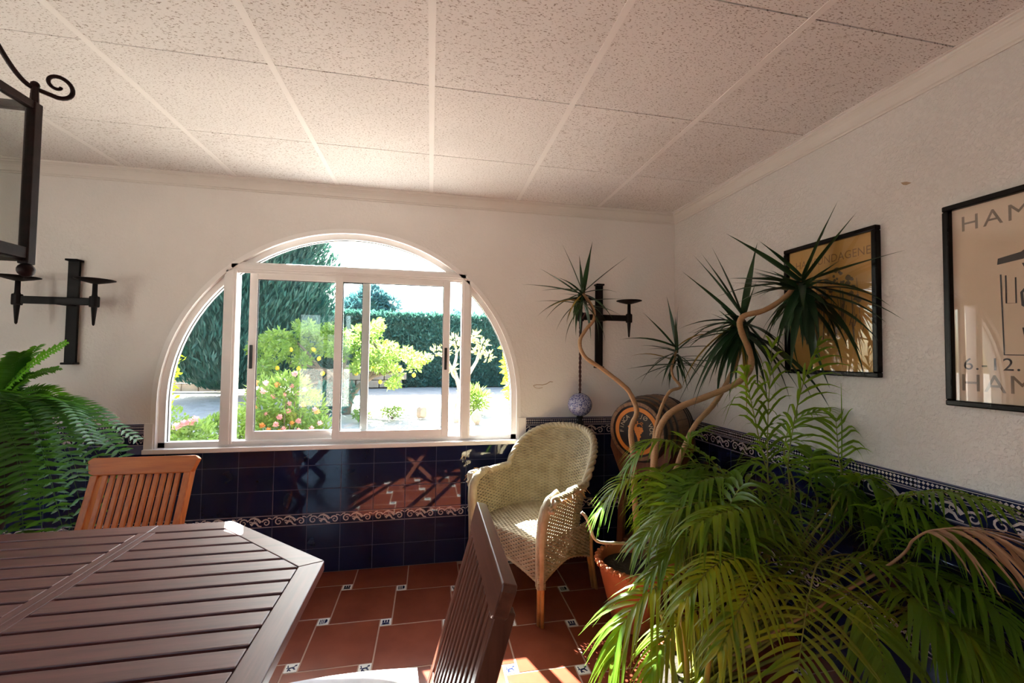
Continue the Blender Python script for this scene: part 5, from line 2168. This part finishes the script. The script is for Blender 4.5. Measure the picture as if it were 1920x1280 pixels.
# trees beyond the hedge, haze put into their leaf colour
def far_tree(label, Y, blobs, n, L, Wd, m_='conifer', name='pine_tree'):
    c0 = at(blobs[0][0], 700, Y)
    t = thing(name, label, 'tree', (c0.x, Y, GZ))
    org = Vector((c0.x, Y, GZ))
    k = (Y + 1.1) / CF
    lumps = []
    for px, py, rx, rz in blobs:
        for q in range(5):
            c = at(px + R.uniform(-.6, .6) * rx, py + R.uniform(-.6, .6) * rz, Y + R.uniform(-.8, .8))
            lumps.append((tuple(c), (rx * k * .55, rx * k * .5, rz * k * .55)))
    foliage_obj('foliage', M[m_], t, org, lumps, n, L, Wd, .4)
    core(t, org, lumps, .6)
    b = MB()
    b.tube([(0, 0, -.1), (0, 0, 2.5), Vector(lumps[0][0]) - org], [.2, .15, .06], 8)
    b.build('trunk', M['bark'], t)
    return t


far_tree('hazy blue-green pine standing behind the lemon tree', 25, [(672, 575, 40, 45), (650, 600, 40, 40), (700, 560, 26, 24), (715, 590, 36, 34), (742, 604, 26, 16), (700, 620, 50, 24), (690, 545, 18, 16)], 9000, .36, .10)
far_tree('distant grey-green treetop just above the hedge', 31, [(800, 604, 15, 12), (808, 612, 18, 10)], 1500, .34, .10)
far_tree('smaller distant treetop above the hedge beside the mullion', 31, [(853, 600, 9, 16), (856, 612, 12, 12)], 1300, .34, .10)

# clipped hedge along the end of the garden
hd = thing('garden_hedge', 'long clipped dark green hedge closing off the garden', 'hedge', (3.5, 19.4, GZ))
n = 30000
hx0, hx1, hy0, hy1, hh_ = -6.0, 14.0, 18.6, 20.4, 3.25
C = np.stack([NR.uniform(hx0, hx1, n), NR.uniform(hy0, hy1, n), NR.uniform(0, hh_, n)], 1)
side = NR.integers(0, 3, n)
C[side < 2, 1] = hy0 + NR.normal(size=(side < 2).sum()) * .07 + .06 * np.sin(C[side < 2, 0] * 3)
C[side == 2, 2] = hh_ + NR.normal(size=(side == 2).sum()) * .06
D = NR.normal(size=(n, 3)) * .5 + np.array([0, -.5, .5])
V, Q = leaf_cards(C - np.array([3.5, 19.4, 0]), D, .22, .09)
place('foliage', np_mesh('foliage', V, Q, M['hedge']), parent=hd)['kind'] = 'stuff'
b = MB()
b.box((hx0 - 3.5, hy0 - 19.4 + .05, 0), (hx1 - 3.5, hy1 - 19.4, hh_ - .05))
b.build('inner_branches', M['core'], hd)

# low stone walls
def stone_wall(label, pa, pb, h, n, rows):
    pa, pb = Vector(pa), Vector(pb)
    t = thing('stone_wall', label, 'wall', pa.lerp(pb, .5))
    org = pa.lerp(pb, .5)
    for r_ in range(rows):
        for k in range(n):
            a, c = pa.lerp(pb, (k + (r_ % 2) * .4) / (n + .4)), pa.lerp(pb, (k + (r_ % 2) * .4 + .94) / (n + .4))
            b = MB()
            z0 = h * r_ / rows
            b.beam(a - org + Vector((0, R.uniform(-.04, .04), z0 + h / rows / 2)), c - org + Vector((0, R.uniform(-.04, .04), z0 + h / rows / 2)), .30 + R.uniform(-.05, .05), h / rows * .92)
            b.build('stone', M['stone'], t, bevel=.02)
    return t


stone_wall('low wall of rough stones under the cypress edge', (-13.5, 16.8, GZ), (-6.9, 16.2, GZ), .62, 11, 2)
stone_wall('low grey stone kerb in front of the hedge, behind the lemon tree', (-3.6, 18.0, GZ), (-1.0, 18.2, GZ), 1.0, 5, 3)

# lemon tree
LTX = at(648, 790, 10.0)
lt = thing('lemon_tree', 'sunlit lemon tree hung with yellow fruit behind the sliding panes', 'tree', (LTX.x, 10.0, GZ))
lo_ = Vector((LTX.x, 10.0, GZ))
def lw(px, py, Y=10.0):
    return at(px, py, Y)


b = MB()
for lst, r0, r1 in (([(648, 800), (650, 770), (655, 745), (645, 722), (620, 700), (590, 688), (545, 680)], .12, .03), ([(655, 750), (672, 725), (700, 705), (730, 680)], .085, .03), ([(648, 728), (640, 700), (650, 665), (640, 630)], .075, .02), ([(620, 702), (600, 715), (570, 720)], .05, .02), ([(600, 692), (575, 660), (555, 640)], .05, .015), ([(700, 705), (745, 695), (775, 690)], .045, .015), ([(690, 712), (710, 670), (700, 640)], .045, .015)):
    p = smooth_path([lw(*q) - lo_ for q in lst], 20)
    b.tube(p, [r0 + (r1 - r0) * i / 20 for i in range(21)], 8)
b.build('trunk', M['bark'], lt, smooth=True)
lumps = []
for px, py, rx, rz in ((520, 655, 30, 26), (500, 690, 24, 22), (545, 630, 36, 24), (585, 615, 34, 20), (600, 650, 40, 22), (560, 670, 34, 20), (640, 622, 34, 24), (655, 650, 34, 22), (690, 635, 34, 22), (700, 660, 38, 22), (735, 660, 34, 22), (760, 675, 30, 20), (785, 680, 20, 14), (725, 690, 34, 16), (735, 712, 16, 16), (675, 685, 24, 12), (510, 715, 22, 16), (485, 650, 20, 26), (700, 615, 20, 14)):
    for q in range(4):
        Y = 10 + R.uniform(-1.2, 1.2)
        c = lw(px + R.uniform(-.7, .7) * rx, py + R.uniform(-.7, .7) * rz, Y)
        k = (Y + 1.1) / CF
        lumps.append((tuple(c), (rx * k * .42, .28, rz * k * .42)))
foliage_obj('foliage', M['lemon_leaf'], lt, lo_, lumps, 6200, .125, .060, .15, .1)
lem = MB()
lem.lathe([(.001, -.048), (.012, -.042), (.034, -.022), (.038, 0), (.034, .022), (.014, .042), (.001, .05)], (0, 0, 0), 10)
lem_me = lem.mesh('lemon', M['lemon'], smooth=True)
for px, py in ((776, 703), (713, 716), (738, 712), (795, 680), (560, 690), (605, 700), (588, 655), (640, 672), (668, 700), (520, 690), (700, 690), (750, 692), (725, 640), (598, 672), (690, 660), (545, 655)):
    place('lemon', lem_me, lw(px, py, 9.2 + R.uniform(-.2, .4)) - lo_, lt, (R.uniform(-.5, .5), R.uniform(-.5, .5), 0), (1.25, 1.25, 1.25))

# oleander with pink flowers
ol = thing('oleander_shrub', 'pink and orange flowering shrub close outside the sliding pane', 'shrub', (at(530, 800, 5.6).x, 5.6, GZ))
oo = Vector((at(530, 800, 5.6).x, 5.6, GZ))
lumps = []
for px, py, rx, rz in ((500, 760, 34, 34), (540, 745, 36, 32), (575, 770, 30, 34), (520, 800, 44, 30), (570, 805, 36, 24), (490, 795, 28, 30), (600, 800, 20, 18), (545, 720, 24, 18), (495, 730, 22, 18)):
    c = at(px, py, 5.6 + R.uniform(-.3, .3))
    k = 6.7 / CF
    lumps.append((tuple(c), (rx * k, .28, rz * k)))
lumps.append(((oo.x, oo.y, .15), (.62, .35, .30)))
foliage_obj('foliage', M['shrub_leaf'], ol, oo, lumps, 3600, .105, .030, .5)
b = MB()
for k in range(9):
    a = R.uniform(0, 6.28)
    b.tube([(.05 * math.cos(a), .05 * math.sin(a), 0), (.25 * math.cos(a), .15 * math.sin(a), .5), (.4 * math.cos(a), .22 * math.sin(a), .95)], [.012, .009, .004], 5)
b.build('stem', M['bark'], ol)
fl = MB()
for r_ in range(3):
    for k in range(5):
        a = 2 * PI * k / 5 + r_ * .4
        d = Vector((math.cos(a), math.sin(a), .35 + .5 * r_)).normalized()
        s = Vector((-math.sin(a), math.cos(a), 0))
        o = Vector((0, 0, .012 * r_))
        fl.add([o, o + d * .035 + s * .020, o + d * .055, o + d * .035 - s * .020], [(0, 1, 2, 3)])
fl_pink = fl.mesh('blossom', M['pink'])
fl_or = fl.mesh('blossom', M['orange_flower'])
spots = [(482, 722), (492, 735), (478, 750), (520, 722), (545, 728), (552, 705), (575, 708), (556, 742), (530, 745), (568, 760), (500, 780), (525, 785), (545, 795), (560, 790), (515, 800), (495, 800), (535, 808), (590, 770), (596, 772), (510, 745), (540, 760), (480, 770), (600, 795), (570, 735), (505, 812), (555, 810), (580, 808), (525, 815), (490, 815), (545, 775), (575, 720), (498, 718)]
for i, (px, py) in enumerate(spots):
    place('blossom', fl_pink if i % 3 else fl_or, at(px + R.uniform(-3, 3), py + R.uniform(-3, 3), 5.25 + R.uniform(-.1, .1)) - oo, ol, (R.uniform(-.6, .6) + .5, R.uniform(-.6, .6), R.uniform(0, 6)), (.9, .9, .9))

# low plants under the window
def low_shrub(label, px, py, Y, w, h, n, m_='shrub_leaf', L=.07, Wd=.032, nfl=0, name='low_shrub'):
    c = at(px, py, Y)
    t = thing(name, label, 'shrub', (c.x, Y, GZ))
    lumps = [((c.x + R.uniform(-.45, .45) * w, Y + R.uniform(-.15, .15), GZ + h * R.uniform(.45, .75)), (w * R.uniform(.22, .34), .22, h * R.uniform(.28, .42))) for k in range(7)]
    foliage_obj('foliage', M[m_], t, (c.x, Y, GZ), lumps, n, L, Wd, .3)
    b = MB()
    for k in range(7):
        a = R.uniform(0, 6.28)
        b.tube([(0, 0, 0), (w * .3 * math.cos(a), .1 * math.sin(a), h * .55)], [.012, .004], 5)
    b.build('stem', M['bark'], t)
    for k in range(nfl):
        place('blossom', fl_pink, (R.uniform(-.3, .3) * w, R.uniform(-.25, -.1), h * R.uniform(.8, 1.05)), t, (.4, 0, R.uniform(0, 6)))
    return t


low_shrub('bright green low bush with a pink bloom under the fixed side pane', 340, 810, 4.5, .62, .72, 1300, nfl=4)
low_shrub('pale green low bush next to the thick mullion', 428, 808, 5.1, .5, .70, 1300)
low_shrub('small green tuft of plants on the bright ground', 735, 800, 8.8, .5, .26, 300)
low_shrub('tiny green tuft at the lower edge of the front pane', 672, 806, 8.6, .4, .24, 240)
low_shrub('grey-green agave-like clump at the foot of the frangipani', 890, 752, 9.6, .6, .55, 500, 'lemon_leaf', .24, .04)
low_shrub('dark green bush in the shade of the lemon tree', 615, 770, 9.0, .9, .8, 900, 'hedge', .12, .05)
low_shrub('yellow-green leafy shrub at the rim of the arch', 966, 716, 6.6, .36, 2.3, 1400, 'yellow_leaf', .14, .06, name='tall_shrub')
low_shrub('yellow sprig showing past the outer stucco', 320, 640, 7.2, .10, 2.2, 160, 'yellow_leaf', .12, .05, name='thin_shrub')

# frangipani: bare forked branches with leaf tufts
fg = thing('frangipani_tree', 'bare forked pale tree with leaf tufts beside the hedge', 'tree', (at(858, 800, 8.4).x, 8.4, GZ))
go = Vector((at(858, 800, 8.4).x, 8.4, GZ))
b = MB()
brs = [([(856, 806), (856, 770), (862, 735), (858, 715), (850, 690)], .075, .04), ([(860, 735), (880, 700), (895, 675)], .05, .03), ([(852, 700), (842, 680), (835, 660)], .035, .02), ([(850, 692), (856, 665), (852, 640)], .035, .02), ([(893, 678), (905, 660), (915, 668)], .028, .016), ([(893, 678), (898, 655), (888, 632)], .028, .016), ([(878, 702), (872, 670), (880, 640)], .03, .016), ([(842, 680), (828, 668), (815, 662)], .02, .012), ([(866, 720), (850, 705), (845, 690)], .03, .02)]
for lst, r0, r1 in brs:
    p = smooth_path([at(q[0], q[1], 8.4 + R.uniform(-.1, .1)) - go for q in lst], 14)
    b.tube(p, [r0 + (r1 - r0) * i / 14 for i in range(15)], 7)
b.build('branches', M['pale_bark'], fg, smooth=True)
for px, py in ((835, 658), (852, 637), (915, 668), (888, 630), (880, 638), (815, 661), (905, 645), (862, 650), (898, 660), (845, 690)):
    c = at(px, py, 8.4)
    C, u = crown_pts(26, (0, 0, 0), (.10, .10, .06), .3)
    V, Q = leaf_cards(C, u + np.array([0, 0, .5]), .13, .05)
    place('leaf_tuft', np_mesh('leaf_tuft', V, Q, M['pale_tuft']), c - go, fg)
# rough terracotta jar and stones standing in the garden
for label, px, py, Y, s in (('reddish garden rock standing on the bright ground', 790, 800, 9.0, .11), ('brown garden rock near the frangipani foot', 893, 802, 8.0, .12)):
    c = at(px, py, Y)
    bm = bmesh.new()
    bmesh.ops.create_icosphere(bm, subdivisions=3, radius=1)
    for v in bm.verts:
        k = 1 + .18 * math.sin(v.co.x * 4 + px) * math.cos(v.co.y * 3) + R.uniform(-.05, .05)
        v.co = Vector((v.co.x * s * k, v.co.y * s * k, v.co.z * s * 1.3 * k))
    me = bpy.data.meshes.new('garden_rock')
    bm.to_mesh(me)
    bm.free()
    me.materials.append(M['stone'])
    tag(place('garden_rock', me, (c.x, Y, GZ + s * 1.1)), label, 'rock')
